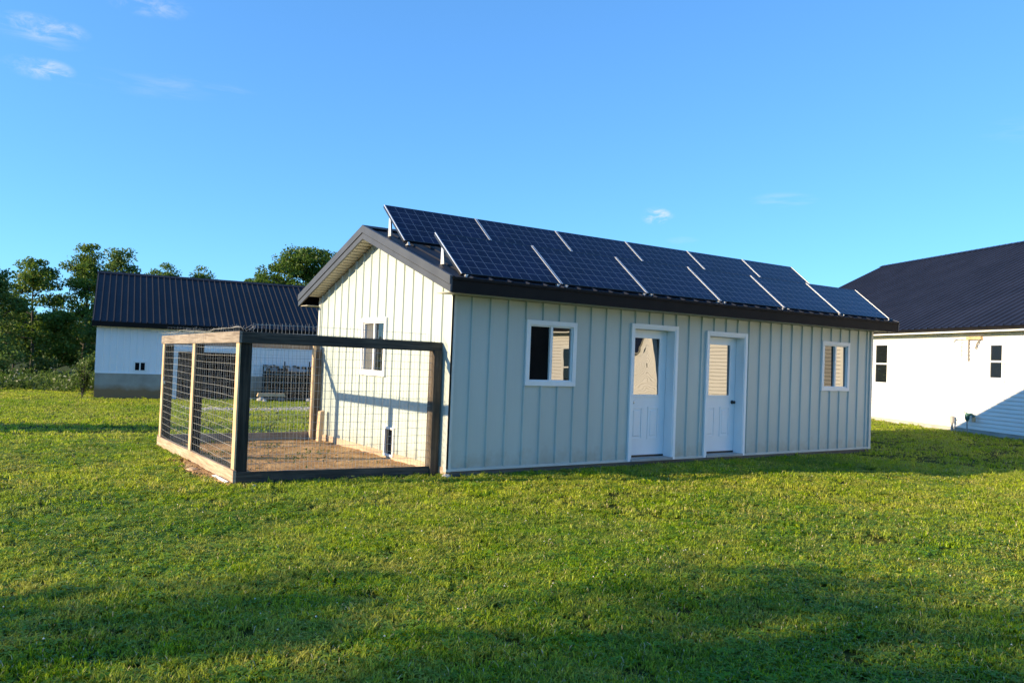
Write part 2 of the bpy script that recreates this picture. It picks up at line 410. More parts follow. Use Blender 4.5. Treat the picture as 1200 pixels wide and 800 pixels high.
def ribs(mb, us, vr, holes, to3, margin=.03, **kw):
    for u in us:
        segs = [vr(u) if callable(vr) else vr]
        for h in holes:
            if h[0]-margin < u < h[1]+margin:
                new = []
                for a, b in segs:
                    if h[2] > a: new.append((a, min(b, h[2])))
                    if h[3] < b: new.append((max(a, h[3]), b))
                segs = [q for q in new if q[1]-q[0] > .02]
        for a, b in segs: rib(mb, u, a, b, to3, **kw)

front3 = lambda u, v, h: (u, -h, v)
back3  = lambda u, v, h: (u, W+h, v)
gabL3  = lambda u, v, h: (-h, u, v)
gabR3  = lambda u, v, h: (L+h, u, v)
winL, winR = (1.29,2.16,1.235,2.13), (8.49,9.33,1.225,2.13)
doorL, doorR = (3.40,4.345,.0,2.175), (5.175,6.13,.0,2.14)
gwin, pet = (2.13,3.02,1.255,2.13), (1.70,1.98,-.02,.40)
fh = [winL, winR, doorL, doorR]
mb = MB(); wall_grid(mb, (0,L), (0,H), fh, front3)
fr = [.313*k+.0 for k in range(1, 33) if .313*k < L-.06]
def outer(h, m=.05): return (h[0]-m, h[1]+m, h[2]-m, h[3]+m)
ribs(mb, fr, (.02,H), [outer(h, .045) for h in fh], front3, margin=.0)
mb.build('front_wall', M['siding'], shed)
mb = MB(); wall_grid(mb, (0,L), (0,H), [], back3); ribs(mb, fr, (.02,H), [], back3); mb.build('back_wall', M['siding'], shed)
gtop = lambda y: roofz(y)-.17
for nm, t3, holes in (('gable_wall', gabL3, [gwin, pet]), ('gable_wall', gabR3, [])):
    mb = MB(); wall_grid(mb, (0,W), (-.02,2.40), holes, t3)
    mb.poly([t3(0,2.40,0), t3(W,2.40,0), t3(W,gtop(W),0), t3(W/2,gtop(W/2),0), t3(0,gtop(0),0)])
    ribs(mb, [.30+.3135*k for k in range(0,16) if .30+.3135*k < W-.05], lambda u: (.02, gtop(u)), [outer(h, .045) for h in holes], t3, margin=0, w=.045, t=.022, h=.02)
    mb.build(nm, M['siding'], shed)
# skirt / footing boards
mb = MB(); mb.box(0.0,L,-.004,.03,-.35,-.012); mb.box(0,L,W-.03,W+.004,-.9,-.012); mb.box(L-.03,L+.004,0,W,-.5,-.012)
mb.build('skirt_board', M['skirt'], shed)
mb = MB(); mb.box(-.012,.02,.005,pet[0]-.02,-.4,.035); mb.box(-.012,.02,pet[1]+.02,W,-.5,.035); mb.box(-.010,.02,pet[0]-.02,pet[1]+.02,-.4,-.03)
mb.build('skirt_board', M['skirt_tan'], shed)['label'] = 'tan skirt board inside the pen'
# base trim and corner trims
mb = MB()
for a, b in ((-.03, doorL[0]-.06), (doorL[1]+.065, doorR[0]-.06), (doorR[1]+.065, L+.03)):
    mb.box(a, b, -.034, .01, -.014, .022)
mb.build('base_trim', M['shed_trim'], shed)
for x0, x1, y0, y1 in ((-.03,.045,-.03,.0), (-.031,.0,-.03,.055), (L-.045,L+.03,-.03,0), (-.031,0,W-.055,W+.03)):
    mb = MB(); mb.box(x0,x1,y0,y1,-.02,H if y1 < 1 and x1>.01 else gtop(0)-.005); mb.build('corner_trim', M['shed_trim'], shed)

# roof slabs with ribs
mb = MB()
for side in (0, 1):
    yy = (lambda y: y) if side == 0 else (lambda y: W-y)
    y0, y1 = -OE-.012, W/2
    xa, xb = -OV, L+OV
    def rz(y): return ZT+P_*(y+OE)
    P0 = [(xa,yy(y0),rz(y0)),(xb,yy(y0),rz(y0)),(xb,yy(y1),rz(y1)),(xa,yy(y1),rz(y1))]
    mb.hexa([(p[0],p[1],p[2]-.03) for p in P0] + P0)
    nrib = 34
    for k in range(nrib+1):
        u = xa+.03 + (xb-xa-.06)*k/nrib
        pts = [(u-.03,0),(u-.013,.022),(u+.013,.022),(u+.03,0)]
        for j in range(3):
            (ua,ha),(ub,hb) = pts[j], pts[j+1]
            mb.poly([(ua,yy(y0),rz(y0)+ha+.001),(ub,yy(y0),rz(y0)+hb+.001),(ub,yy(y1),rz(y1)+hb+.001),(ua,yy(y1),rz(y1)+ha+.001)])
        mb.poly([(q[0],yy(y0)-.0,rz(y0)+q[1]) for q in pts])
roof = mb.build('roof', M['roof_dark'], shed)
mb = MB(); zr = ZT+P_*(W/2+OE)
mb.prism([(-OV-.04, W/2-.16, zr-.16*P_+.026),(-OV-.04, W/2, zr+.032),(-OV-.04, W/2+.16, zr-.16*P_+.026),(-OV-.04, W/2, zr+.022)], (L+2*OV+.08,0,0))
mb.build('ridge_cap', M['roof_dark'], roof)
# rake trims (two stepped bands) at both gables
for x_in, sgn in ((-OV, -1), (L+OV, 1)):
    mb = MB()
    for (t, b, th) in ((.028,-.092,.042), (-.092,-.104,.018), (-.104,-.196,.030)):
        for side in (0, 1):
            yy = (lambda y: y) if side == 0 else (lambda y: W-y)
            y0, y1 = -OE-.03, W/2
            rz = lambda y: ZT+P_*(y+OE)
            mb.prism([(x_in,yy(y0),rz(y0)+t),(x_in,yy(y1),rz(y1)+t),(x_in,yy(y1),rz(y1)+b),(x_in,yy(y0),rz(y0)+b)], (sgn*th,0,0))
    mb.build('rake_trim', M['grey_trim'], shed)
# rake soffit slats + eave soffits
mb = MB()
for x0, x1 in ((-OV+.002,-.001), (L+.001,L+OV-.002)):
    for side in (0,1):
        yy = (lambda y: y) if side == 0 else (lambda y: W-y)
        k, st = 0, .112
        y = 0.0
        while y < W/2-.02:
            y2 = min(y+st-.030, W/2)
            za, zb = roofz(y)-.150, roofz(y2)-.150
            mb.prism([(x0,yy(y),za),(x0,yy(y2),zb),(x0,yy(y2),zb-.012),(x0,yy(y),za-.012)], (x1-x0,0,0)); y += st
        
for ya, yb in ((-OE+.002, -.001), (W+.001, W+OE-.002)):
    k = -OV+.005
    while k < L+OV-.01:
        mb.box(k, min(k+.10,L+OV-.005), ya, yb, 2.440, 2.452); k += .112
mb.build('soffit', M['soffit'], shed)
for y0, y1 in ((-OE-.024,-OE+.001), (W+OE-.001,W+OE+.024)):
    mb = MB(); mb.box(-OV-.002, L+OV+.002, y0, y1, 2.452, ZT-.034)
    s_ = -1 if y0 < 0 else 1
    yo = y0 if s_ < 0 else y1
    mb.box(-OV-.002, L+OV+.002, yo, yo+s_*.022, ZT-.034+.002, ZT+.004)
    mb.box(-OV-.002, L+OV+.002, yo, yo+s_*.016, 2.436, 2.468)
    mb.build('fascia', M['fascia'], shed)

# windows: frame proud of the siding, sashes and panes behind it
def frame_ring(mb, u0, u1, v0, v1, w, t3, h0, h1):
    for a, b, c, d in ((u0,u1,v0,v0+w), (u0,u1,v1-w,v1), (u0,u0+w,v0+w,v1-w), (u1-w,u1,v0+w,v1-w)):
        mb.hexa([t3(a,c,h0), t3(b,c,h0), t3(b,c,h1), t3(a,c,h1), t3(a,d,h0), t3(b,d,h0), t3(b,d,h1), t3(a,d,h1)])
def slider(hole, t3, left_mat, right_mat, parent, label=None):
    u0, u1, v0, v1 = hole; m = .042
    mb = MB(); frame_ring(mb, u0-m, u1+m, v0-m, v1+m, .072, t3, -.02, .036)
    frame_ring(mb, u0+.028, u1-.028, v0+.028, v1-.028, .022, t3, -.05, .012)
    um = (u0+u1)/2
    mb.hexa([t3(um-.024,v0+.03,-.05), t3(um+.024,v0+.03,-.05), t3(um+.024,v0+.03,.016), t3(um-.024,v0+.03,.016), t3(um-.024,v1-.03,-.05), t3(um+.024,v1-.03,-.05), t3(um+.024,v1-.03,.016), t3(um-.024,v1-.03,.016)])
    w = mb.build('window', M['white_trim'], parent, bevel=.003)
    if label: w['label'] = label
    for a, b, d, mm in ((u0+.03, um-.024, -.02, left_mat), (um+.024, u1-.03, -.012, right_mat)):
        mb = MB(); mb.poly([t3(a,v0+.03,d), t3(b,v0+.03,d), t3(b,v1-.03,d-.0095), t3(a,v1-.03,d-.0095)]); mb.build('pane', mm, w)
    return w
slider(winL, front3, M['dark_screen'], M['glass'], shed, 'sliding window with its dark left half open')
w2 = slider(winR, front3, M['glass_dim'], M['glass'], shed, 'sliding window reflecting the house siding')
slider(gwin, lambda u,v,h: (-h, gwin[0]+gwin[1]-u, v), M['screen'], M['glass_dim'], shed, 'sliding window on the sunny gable wall')

# pet door in the gable wall
mb = MB(); frame_ring(mb, pet[0]-.035, pet[1]+.035, pet[2]-.01, pet[3]+.030, .036, gabL3, -.02, .030); pd = mb.build('pet_door', M['white_trim'], shed, bevel=.003)
mb = MB(); mb.box(.005,.02,pet[0]+.004,pet[1]-.004,pet[2],pet[3]); mb.build('flap', M['dark_interior'], pd)

# entry doors
def door(op, knob_left, glass, kmat, label):
    u0, u1, v0, v1 = op; YD = .16
    mb = MB()
    tw = .062
    for a, b, c, d in ((u0-tw,u0,-.012,v1+tw), (u1,u1+tw,-.012,v1+tw), (u0,u1,v1,v1+tw)):
        mb.box(a, b, -.04, .0, c, d)
    # jamb reveals
    mb.box(u0, u0+.02, -.03, YD+.03, 0, v1); mb.box(u1-.02, u1, -.03, YD+.03, 0, v1); mb.box(u0+.02, u1-.02, -.03, YD+.03, v1-.022, v1)
    fr = mb.build('door_trim', M['door_paint'], shed, bevel=.003)
    s0, s1, z0, z1 = u0+.024, u1-.024, .062, v1-.027
    gx0, gx1, gz0, gz1 = s0+.155, s1-.165, 1.065, z1-.13
    mb = MB(); wall_grid(mb, (s0,s1), (z0,z1), [(gx0,gx1,gz0,gz1)], lambda u,v,h: (u, YD-h, v))
    t3 = lambda u,v,h: (u, YD-h, v)
    for q in ((s0,z0),(s1,z0)): pass
    frame_ring(mb, gx0-.03, gx1+.03, gz0-.03, gz1+.03, .034, t3, -.01, .013)
    pw = (s1-s0)
    for a, b in ((s0+.13, s0+.13+.25), (s1-.14-.25, s1-.14)):
        c, d = z0+.26, z0+.80
        # raised panel: sunk moulding and a field
        frame_ring(mb, a, b, c, d, .022, t3, -.001, .010)
        mb.hexa([t3(a+.05,c+.05,0), t3(b-.05,c+.05,0), t3(b-.065,c+.065,.009), t3(a+.065,c+.065,.009), t3(a+.05,d-.05,0), t3(b-.05,d-.05,0), t3(b-.065,d-.065,.009), t3(a+.065,d-.065,.009)])
    dr = mb.build('door', M['door_paint'], shed); dr['label'] = label
    mb = MB(); n = 1
    if knob_left:
        # bowed pane: leans back near its upper sides and bulges at the middle
        nu_, nv2 = 24, 30; G = []
        for j in range(nv2+1):
            v = j/nv2
            for i in range(nu_+1):
                u = i/nu_; c = (2*u-1.06)
                lean = .5*(v**2)*(gz1-gz0)*(.064*min(1.1, abs(c)**1.2*1.3)-.004)
                G.append((gx0+(gx1-gx0)*u, YD+.003+lean, gz0+(gz1-gz0)*v))
        mb.v = G
        for j in range(nv2):
            for i in range(nu_):
                a_ = j*(nu_+1)+i; mb.f.append((a_,a_+1,a_+nu_+2,a_+nu_+1)); mb.mi.append(0)
    else:
        mb.poly([(gx0,YD+.002,gz0),(gx1,YD+.002,gz0),(gx1,YD+.010,gz1),(gx0,YD+.010,gz1)])
    mb.build('glass_pane', glass, dr, smooth=knob_left)
    ku = s0+.125 if knob_left else s1-.07
    mb = MB(); mb.tube([(ku,YD,.945),(ku,YD-.012,.945)], .034, 14); mb.tube([(ku,YD-.012,.945),(ku,YD-.035,.945),(ku,YD-.042,.945),(ku,YD-.062,.945),(ku,YD-.072,.945)], [.013,.013,.026,.029,.016], 14)
    mb.build('knob', kmat, dr, smooth=True)
    mb = MB(); mb.box(s0,s1,YD-.005,YD+.03,.022,z0-.004); mb.build('sweep', M['black'], dr)
    mb = MB(); mb.box(u0+.001,u1-.001,-.055,YD-.01,-.012,.030); mb.build('threshold', M['concrete'], dr)
    return dr
door(doorL, True, M['glass_wavy'], M['steel'], 'white half glass door with a steel knob on its left')
door(doorR, False, M['glass'], M['black'], 'white half glass door with a black knob on its right')

# ------------------------------------------------------------------ solar panels, one thing each
def row(y1, z1, xa, tilt, pitch_x, name_row):
    Lx, Dp = pitch_x-.016, 1.02
    ca, sa = math.cos(tilt), math.sin(tilt)
    nrm = Vector((0,-sa,ca)); up = Vector((0,ca,sa))
    first = None; out = []
    ords = ['first','second','third','fourth','fifth','sixth']
    for k in range(6):
        x0 = xa + k*pitch_x
        lab = f"dark solar panel on the shed roof, {ords[k]} from the left in the {name_row} row"
        if first is None:
            t = thing('solar_panel', lab, 'solar panel', (x0, y1, roofz(y1)), 0, 'solar panels on the shed roof')
            O = Vector((x0, y1, z1))
            q = lambda u, v, h: tuple(O + Vector((u,0,0)) + up*v + nrm*h)
            def bx(mb, u0,u1,v0,v1,h0,h1): mb.hexa([q(u0,v0,h0),q(u1,v0,h0),q(u1,v1,h0),q(u0,v1,h0),q(u0,v0,h1),q(u1,v0,h1),q(u1,v1,h1),q(u0,v1,h1)])
            mb = MB(); fw = .014
            bx(mb,.015,Lx-.015,0,fw,-.04,0); bx(mb,.015,Lx-.015,Dp-fw,Dp,-.04,0)
            bx(mb,.0,Lx,.0,Dp,-.048,-.041)
            bx(mb,.0,.0145,.0,Dp,-.0405,-.0105); bx(mb,Lx-.0145,Lx,.0,Dp,-.0405,-.0105)
            mb.build('frame', M['panel_frame'], t)
            for ra_ in (0, Lx-.015):
                mb = MB(); bx(mb,ra_,ra_+.015,-.004,Dp+.004,-.010,.003); mb.build('side_rail', M['alu'], t)
            mb = MB(); mb.poly([q(.015,fw,-.003),q(Lx-.015,fw,-.003),q(Lx-.015,Dp-fw,-.003),q(.015,Dp-fw,-.003)], uv=[(0,0),(1,0),(1,1),(0,1)]); mb.build('cells', M['cells'], t)
            # rear strut: tapered flat bar from the upper part of the side rail down to the roof
            yT = y1 + ca*.74; zT = z1 + sa*.74 - .05; zb = roofz(yT)+.005
            for xx in (x0+.012,):
                mb = MB()
                mb.hexa([(xx-.006,yT-.075,zb),(xx+.02,yT-.075,zb),(xx+.02,yT+.03,zb),(xx-.006,yT+.03,zb),(xx-.006,yT-.03,zT),(xx+.02,yT-.03,zT),(xx+.02,yT+.02,zT),(xx-.006,yT+.02,zT)])
                mb.build('strut', M['alu'], t)
            for xx in (x0+.05, x0+Lx-.09):
                mb = MB(); zf = roofz(y1+.02)+.004
                mb.box(xx, xx+.04, y1-.035, y1+.06, zf, zf+.012); mb.box(xx+.008, xx+.032, y1+.0, y1+.012, zf+.012, z1-.02); mb.box(xx+.004,xx+.036,y1-.02,y1+.03,z1-.055,z1-.03)
                mb.build('foot', M['alu'], t)
            first = t; out.append(t)
        else:
            c = copy_tree(first); c.location.x = x0; c['label'] = lab; out.append(c)
    return out
row(-.285, 2.7235, -.06, R(38.8), 1.737, 'lower')
row(1.385, 3.3365, -.115, R(39.6), 1.745, 'upper')

# ------------------------------------------------------------------ the wire pen
pen = thing('dog_pen', 'wooden pen with wire mesh sides against the sunny shed gable', 'pen', (-1.4, 2.6, -.1))
px0, py0, py1 = -2.80, .28, 4.98
def post(x0,x1,y0,y1,z1,m='post', nm='post', lab=None):
    mb = MB(); mb.box(x0,x1,y0,y1,tz((x0+x1)/2,(y0+y1)/2)-.2,z1); o = mb.build(nm, M[m], pen, bevel=.006)
    if lab: o['label'] = lab
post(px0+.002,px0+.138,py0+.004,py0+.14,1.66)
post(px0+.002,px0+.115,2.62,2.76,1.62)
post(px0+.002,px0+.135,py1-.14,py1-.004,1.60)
post(-.150,-.030,py0-.07,py0+.09,1.655,'post_brown')
post(-.135,-.034,py1-.13,py1-.004,1.61,'post_brown')
for ya, yb, zb_, zt_ in ((py0+.004,py0+.14,.10,1.652),(2.62,2.76,.06,1.625),(py1-.14,py1-.004,.03,1.605)):  # pale strips added to stand in for the posts' sunlit left faces
    mb = MB(); mb.box(px0-.022,px0,ya,yb,zb_,zt_); mb.build('sunlit_face_strip', M['wood_light'], pen, bevel=.003)
mb = MB(); mb.box(-.19,-.138,py1-.11,py1-.02,-.1,1.70); mb.build('post', M['wood_light'], pen, bevel=.004)
mb = MB(); mb.hexa([(-.20,4.42,-.15),(-.13,4.42,-.15),(-.13,4.56,-.15),(-.20,4.56,-.15),(-.165,4.45,.47),(-.08,4.45,.49),(-.08,4.58,.49),(-.165,4.58,.47)]); mb.build('stub_board', M['wood_light'], pen, bevel=.004)
def railp(P, m='rail', nm='top_rail'):
    mb = MB(); mb.hexa(P); mb.build(nm, M[m], pen, bevel=.005)
def yrail(x0,x1,ya,yb,za0,za1,zb0,zb1): return [(x0,ya,za0),(x1,ya,za0),(x1,yb,zb0),(x0,yb,zb0),(x0,ya,za1),(x1,ya,za1),(x1,yb,zb1),(x0,yb,zb1)]
def xrail(y0,y1,xa,xb,za0,za1,zb0,zb1): return [(xa,y0,za0),(xb,y0,zb0),(xb,y1,zb0),(xa,y1,za0),(xa,y0,za1),(xb,y0,zb1),(xb,y1,zb1),(xa,y1,za1)]
railp(xrail(py0-.036,py0+.002,px0-.0,-.01,1.652,1.792,1.645,1.775), 'rail_shaded')
railp(yrail(px0-.038,px0,py0-.036,py1,1.652,1.795,1.605,1.742))
railp(xrail(py1,py1+.038,px0-.038,-.03,1.605,1.742,1.60,1.735))
railp(xrail(py0-.040,py0+.001,px0,-.028,-.19,.075,-.19,.030), 'rail_shaded', 'bottom_rail')
railp(yrail(px0-.042,px0,py0-.040,py1,-.12,.098,-.21,.03), 'board_tan', 'bottom_rail')
railp(xrail(py1,py1+.038,px0-.038,-.03,-.22,.055,-.22,.055), 'rail', 'bottom_rail')
def mesh_panel(fn, length, z0f, z1f, sag=0.0, seed=0, dx=.0508, r=.0014):
    """welded wire: uprights every 5 cm, cross wires every 10 cm; fn(u, z) -> point"""
    rr = random.Random(seed); mb = MB()
    n = int(length/dx)
    for k in range(n+1):
        u = k*dx
        top = z1f(u) + rr.uniform(-.012,.012)
        ph = rr.uniform(-.004,.004)
        mb.tube([fn(u+ph, z0f(u)), fn(u, (z0f(u)+top)/2), fn(u-ph, top)], r*.85, 4, cap=False)
    z = .06
    while z < 2.2:
        pts = []
        for k in range(int(length/.15)+1):
            u = min(k*.15, length)
            if z < z1f(u)+.005: pts.append(fn(u, z + .006*math.sin(u*2.1+z*3+seed)))
        if len(pts) > 1: mb.tube(pts, r*1.25, 4, cap=False)
        z += .1016
    return mb
mesh_panel(lambda u,z: (px0+.14+u, py0-.002+.004*math.sin(u*2), z), 2.62, lambda u: .03, lambda u: 1.90+.02*math.sin(u*1.7), r=.0021).build('wire_mesh', M['wire'], pen)
mb = mesh_panel(lambda u,z: (px0+.003+(.012*math.sin(u*1.3) if z<1.7 else -.03+.05*math.sin(u*2.2)), py0+.01+u, z), 4.66, lambda u: .04, lambda u: 1.862-.009*u+.018*math.sin(u*3.1)+.012*math.sin(u*7), seed=3, dx=.1016, r=.0015)
# loose rolled edge of mesh along the top
rr = random.Random(5)
for q in range(2):
    pts = []
    for k in range(46):
        u = k*.1
        pts.append((px0-.01+rr.uniform(-.02,.03), py0-.02+u, 1.832-.008*u+.016*math.sin(u*2.4+q*.4)+.008*math.sin(u*6+q)+rr.uniform(-.003,.003)+q*.004))
    mb.tube(pts, .0018, 4, cap=False)
for q in range(2):
    a = rr.uniform(0, 6); c = Vector((px0+rr.uniform(-.05,.2), py0+rr.uniform(-.03,.14), 1.845+rr.uniform(-.01,.02)))
    mb.tube([c + Vector((.06*math.cos(a+t*1.1), .06*math.sin(a+t*.9), .035*math.sin(t*1.7+a))) for t in range(6)], .0019, 4, cap=False)
mb.build('wire_mesh', M['wire'], pen)
mesh_panel(lambda u,z: (px0+.05+u, py1-.006, z), 2.72, lambda u: -.02, lambda u: 1.90+.02*math.sin(u*2), seed=8).build('wire_mesh', M['wire'], pen)
mb = MB(); mb.box(px0-.02,px0-.002,py1-.24,py1-.15,.93,.98); mb.tube([(px0-.015,py1-.23,.95),(px0-.03,py1-.2,1.0),(px0-.012,py1-.16,1.05)], .006, 6); mb.build('latch', M['steel'], pen)

# dirt floor of the pen, spilling out past its sunny side
gx = np.linspace(-3.35, -.005, 96); gy = np.linspace(.24, 5.0, 130)
GX, GY = np.meshgrid(gx, gy)
rd = np.random.default_rng(5)
def vnoise(X, Y, s, seed):
    r = np.random.default_rng(seed); G = r.random((64,64)); a = X*s % 63; b = Y*s % 63
    i = a.astype(int); j = b.astype(int); u = a-i; v = b-j; u = u*u*(3-2*u); v = v*v*(3-2*v)
    return (G[i,j]*(1-u)*(1-v)+G[i+1,j]*u*(1-v)+G[i,j+1]*(1-u)*v+G[i+1,j+1]*u*v)
lift = .006+.028*vnoise(GX+9,GY,2.3,1)+.022*vnoise(GX+9,GY,7,2)+.012*vnoise(GX+9,GY,18,3)
edge = -2.86 - .34*np.clip(1-np.abs(GY-1.55)/1.5,0,1)*(.4+.6*vnoise(GX*0+3,GY,2.5,7)) - .05
inside = sm((GX-edge)/.10)
GZ = terr(GX,GY) - .06 + inside*(.06+lift)
GZ = np.where((GX < px0+.02) & (GX > px0-.05), GZ-.02, GZ)
ix = np.arange(GX.size).reshape(GX.shape)
FF = np.stack([ix[:-1,:-1], ix[:-1,1:], ix[1:,1:], ix[1:,:-1]], -1).reshape(-1,4)
d_ = np_mesh('dirt_ground', np.stack([GX,GY,GZ],-1).reshape(-1,3), FF, M['dirt'], smooth=True); tag(d_, kind='structure')
mb = MB(); rr = random.Random(3)
def lump(mb, x, y, z, r, rr, n=6):
    vs = []
    for i in range(n):
        a = 2*math.pi*i/n; q = r*rr.uniform(.7,1.25); vs.append((x+q*math.cos(a), y+q*math.sin(a), z-r*.3))
    for i in range(n):
        a = 2*math.pi*(i+.3)/n; q = r*rr.uniform(.4,.8); vs.append((x+q*math.cos(a), y+q*math.sin(a), z+r*rr.uniform(.35,.7)))
    b = len(mb.v); mb.v += vs
    for i in range(n):
        j = (i+1)%n; mb.f.append((b+i,b+j,b+n+j,b+n+i)); mb.mi.append(0)
    mb.f.append(tuple(b+n+i for i in range(n))); mb.mi.append(0)
for k in range(420):
    if k < 330: x, y = rr.uniform(-2.7,-.1), rr.uniform(.35,4.85)
    else: x, y = rr.uniform(-3.1,-2.87), rr.uniform(.5,2.9)
    lump(mb, x, y, tz(x,y)+.028, rr.uniform(.008,.03), rr)
o = mb.build('dirt_clods', M['dirt'], smooth=False); tag(o, 'small brown clods scattered over the dirt in the pen', 'clods', kind='stuff')
# leaf scraps and sprouts in the pen
mb = MB()
for k in range(420):
    cl = [(-1.9,3.6),(-1.2,3.9),(-.9,2.9),(-.6,3.3),(-1.5,2.2),(-2.3,3.2)][k%6] if k%3 else (rr.uniform(-2.6,-.2), rr.uniform(.5,4.7))
    x, y = cl[0]+rr.gauss(0,.22), cl[1]+rr.gauss(0,.22)
    if not(-2.7 < x < -.08 and .35 < y < 4.9): continue
    z = tz(x,y)+.04; a = rr.uniform(0,6.3); s = rr.uniform(.012,.04); hgt = rr.uniform(.0,.05)
    dx, dy = math.cos(a)*s, math.sin(a)*s
    mb.poly([(x,y,z),(x+dx-dy*.4,y+dy+dx*.4,z+hgt*.6),(x+2*dx,y+2*dy,z+hgt),(x+dx+dy*.4,y+dy-dx*.4,z+hgt*.5)])
o = mb.build('sprouting_weeds', M['weed_leaf']); tag(o, 'low green weed sprouts on the dirt inside the pen', 'weeds', kind='stuff')
mb = MB()
P = [Vector(p) for p in ((-2.90,.62,0),(-2.84,.28,0))]
mb.hexa([(-2.935,.86,tz(-2.9,.9)+.045),(-2.885,.86,tz(-2.9,.9)+.050),(-2.872,.30,-.045),(-2.912,.30,-.055),(-2.935,.86,tz(-2.9,.9)+.053),(-2.885,.86,tz(-2.9,.9)+.058),(-2.872,.30,-.037),(-2.912,.30,-.047)])
tag(mb.build('plastic_strip', M['white_plastic'], bevel=.002), 'white plastic strip lying along the bottom board of the pen', 'strip')
def rock(name, x, y, r, label, seed, sq=(1,1,.6), mtl='stone'):
    rr = random.Random(seed); mb = MB()
    nu, nv = 10, 6; z0 = tz(x,y)+r*.3
    grid = []
    for j in range(nv+1):
        th = math.pi*j/nv
        for i in range(nu):
            ph = 2*math.pi*i/nu; q = r*rr.uniform(.82,1.12) if 0 < j < nv else r
            mb.v.append((x+q*math.sin(th)*math.cos(ph)*sq[0], y+q*math.sin(th)*math.sin(ph)*sq[1], z0+q*math.cos(th)*sq[2]))
    for j in range(nv):
        for i in range(nu):
            i2 = (i+1)%nu; mb.f.append((j*nu+i,(j+1)*nu+i,(j+1)*nu+i2,j*nu+i2)); mb.mi.append(0)
    return tag(mb.build(name, M[mtl]), label, 'stone')
rock('flat_stone', -3.00, 1.62, .085, 'flat tan stone beside the pen bottom board', 4, (1,1.5,.35), 'tan')
rock('small_stone', -2.62, .10, .035, 'small pale stone in the grass before the pen', 5)
rock('corner_rubble', -.06, -.10, .06, 'broken pale lump at the near corner of the shed', 9, (1.2,1,.7))

# ------------------------------------------------------------------ barn behind
bo = Vector((-1.62, 23.92, -.52)); bh = R(-8.0)
barn = thing('barn', 'white barn with a dark ribbed steel roof behind the wire pen', 'barn', bo, bh)
BT = Matrix.Translation(bo) @ Matrix.Rotation(bh, 4, 'Z')      # local: x along the wall, -y toward the viewer, z from -.52
bw = lambda s, d, z: tuple(BT @ Vector((s, d, z-bo.z)))          # d = depth behind the wall plane
BL_, BD, BE = 12.0, 8.0, 2.20
b3 = lambda u, v, h: bw(u, -h, v)
bdoor, bwin = (2.84, 5.02, -.60, 1.35), (1.32, 1.69, .56, .88)
mb = MB(); wall_grid(mb, (0,BL_), (.46,BE), [(bdoor[0],bdoor[1],.0,bdoor[3]), bwin], b3)
ribs(mb, [.2286*k for k in range(1,52)], (.46,BE), [(bdoor[0]-.15,bdoor[1]+.12,0,bdoor[3]+.1), outer(bwin,.03)], b3, margin=0, w=.05, t=.02, h=.018)
wall_b = mb.build('front_wall', M['barn_wall'], barn)
for e_ in (0, BL_):
    mb = MB(); mb.poly([bw(e_,0,.46), bw(e_,BD,.46), bw(e_,BD,BE+.1), bw(e_,BD/2,4.35), bw(e_,0,BE+.1)]); mb.build('gable_wall', M['barn_wall'], barn)
mb = MB(); mb.poly([bw(0,BD,.46), bw(BL_,BD,.46), bw(BL_,BD,BE), bw(0,BD,BE)]); mb.build('back_wall', M['barn_wall'], barn)
mb = MB()
for a, b in ((-.02,bdoor[0]-.0),(bdoor[1],BL_+.02)):
    p = [bw(a,-.03,-1.2),bw(b,-.03,-1.2),bw(b,.12,-1.2),bw(a,.12,-1.2),bw(a,-.03,.45),bw(b,-.03,.45),bw(b,.12,.45),bw(a,.12,.45)]; mb.hexa(p)
p = lambda a,b,c,d: [bw(a,c,-1.2),bw(b,c,-1.2),bw(b,d,-1.2),bw(a,d,-1.2),bw(a,c,.45),bw(b,c,.45),bw(b,d,.45),bw(a,d,.45)]
mb.hexa(p(-.02,.1,.12,BD)); mb.hexa(p(BL_-.1,BL_+.02,.12,BD)); mb.hexa(p(.1,BL_-.1,BD-.1,BD+.02))
mb.build('foundation', M['barn_concrete'], barn)
mb = MB(); mb.hexa([bw(-.02,-.035,.435),bw(bdoor[0]-.16,-.035,.435),bw(bdoor[0]-.16,0.0,.435),bw(-.02,0.0,.435),bw(-.02,-.035,.475),bw(bdoor[0]-.16,-.035,.475),bw(bdoor[0]-.16,.0,.475),bw(-.02,.0,.475)])
mb.hexa([bw(-.03,-.035,.475),bw(.07,-.035,.475),bw(.07,.0,.475),bw(-.03,.0,.475),bw(-.03,-.035,BE),bw(.07,-.035,BE),bw(.07,.0,BE),bw(-.03,.0,BE)])
mb.build('wall_trim', M['barn_wall'], barn)
# doorway: trim and dark room behind
mb = MB()
def bbox(mb, a, b, c, d, z0, z1): mb.hexa([bw(a,c,z0),bw(b,c,z0),bw(b,d,z0),bw(a,d,z0),bw(a,c,z1),bw(b,c,z1),bw(b,d,z1),bw(a,d,z1)])
bbox(mb, bdoor[0]-.15, bdoor[0], -.045, .14, -.62, bdoor[3]+.10); bbox(mb, bdoor[1], bdoor[1]+.12, -.045, .14, -.62, bdoor[3]+.10); bbox(mb, bdoor[0], bdoor[1], -.045, .14, bdoor[3], bdoor[3]+.10)
dw = mb.build('doorway', M['white_trim'], barn)
mb = MB(); x0,x1,z0,z1 = bdoor[0]-.3,bdoor[1]+.3,-.53,1.6
mb.poly([bw(x0,2.5,z0),bw(x1,2.5,z0),bw(x1,2.5,z1),bw(x0,2.5,z1)]); mb.poly([bw(x0,.13,z0),bw(x0,2.5,z0),bw(x0,2.5,z1),bw(x0,.13,z1)]); mb.poly([bw(x1,.13,z0),bw(x1,2.5,z0),bw(x1,2.5,z1),bw(x1,.13,z1)])
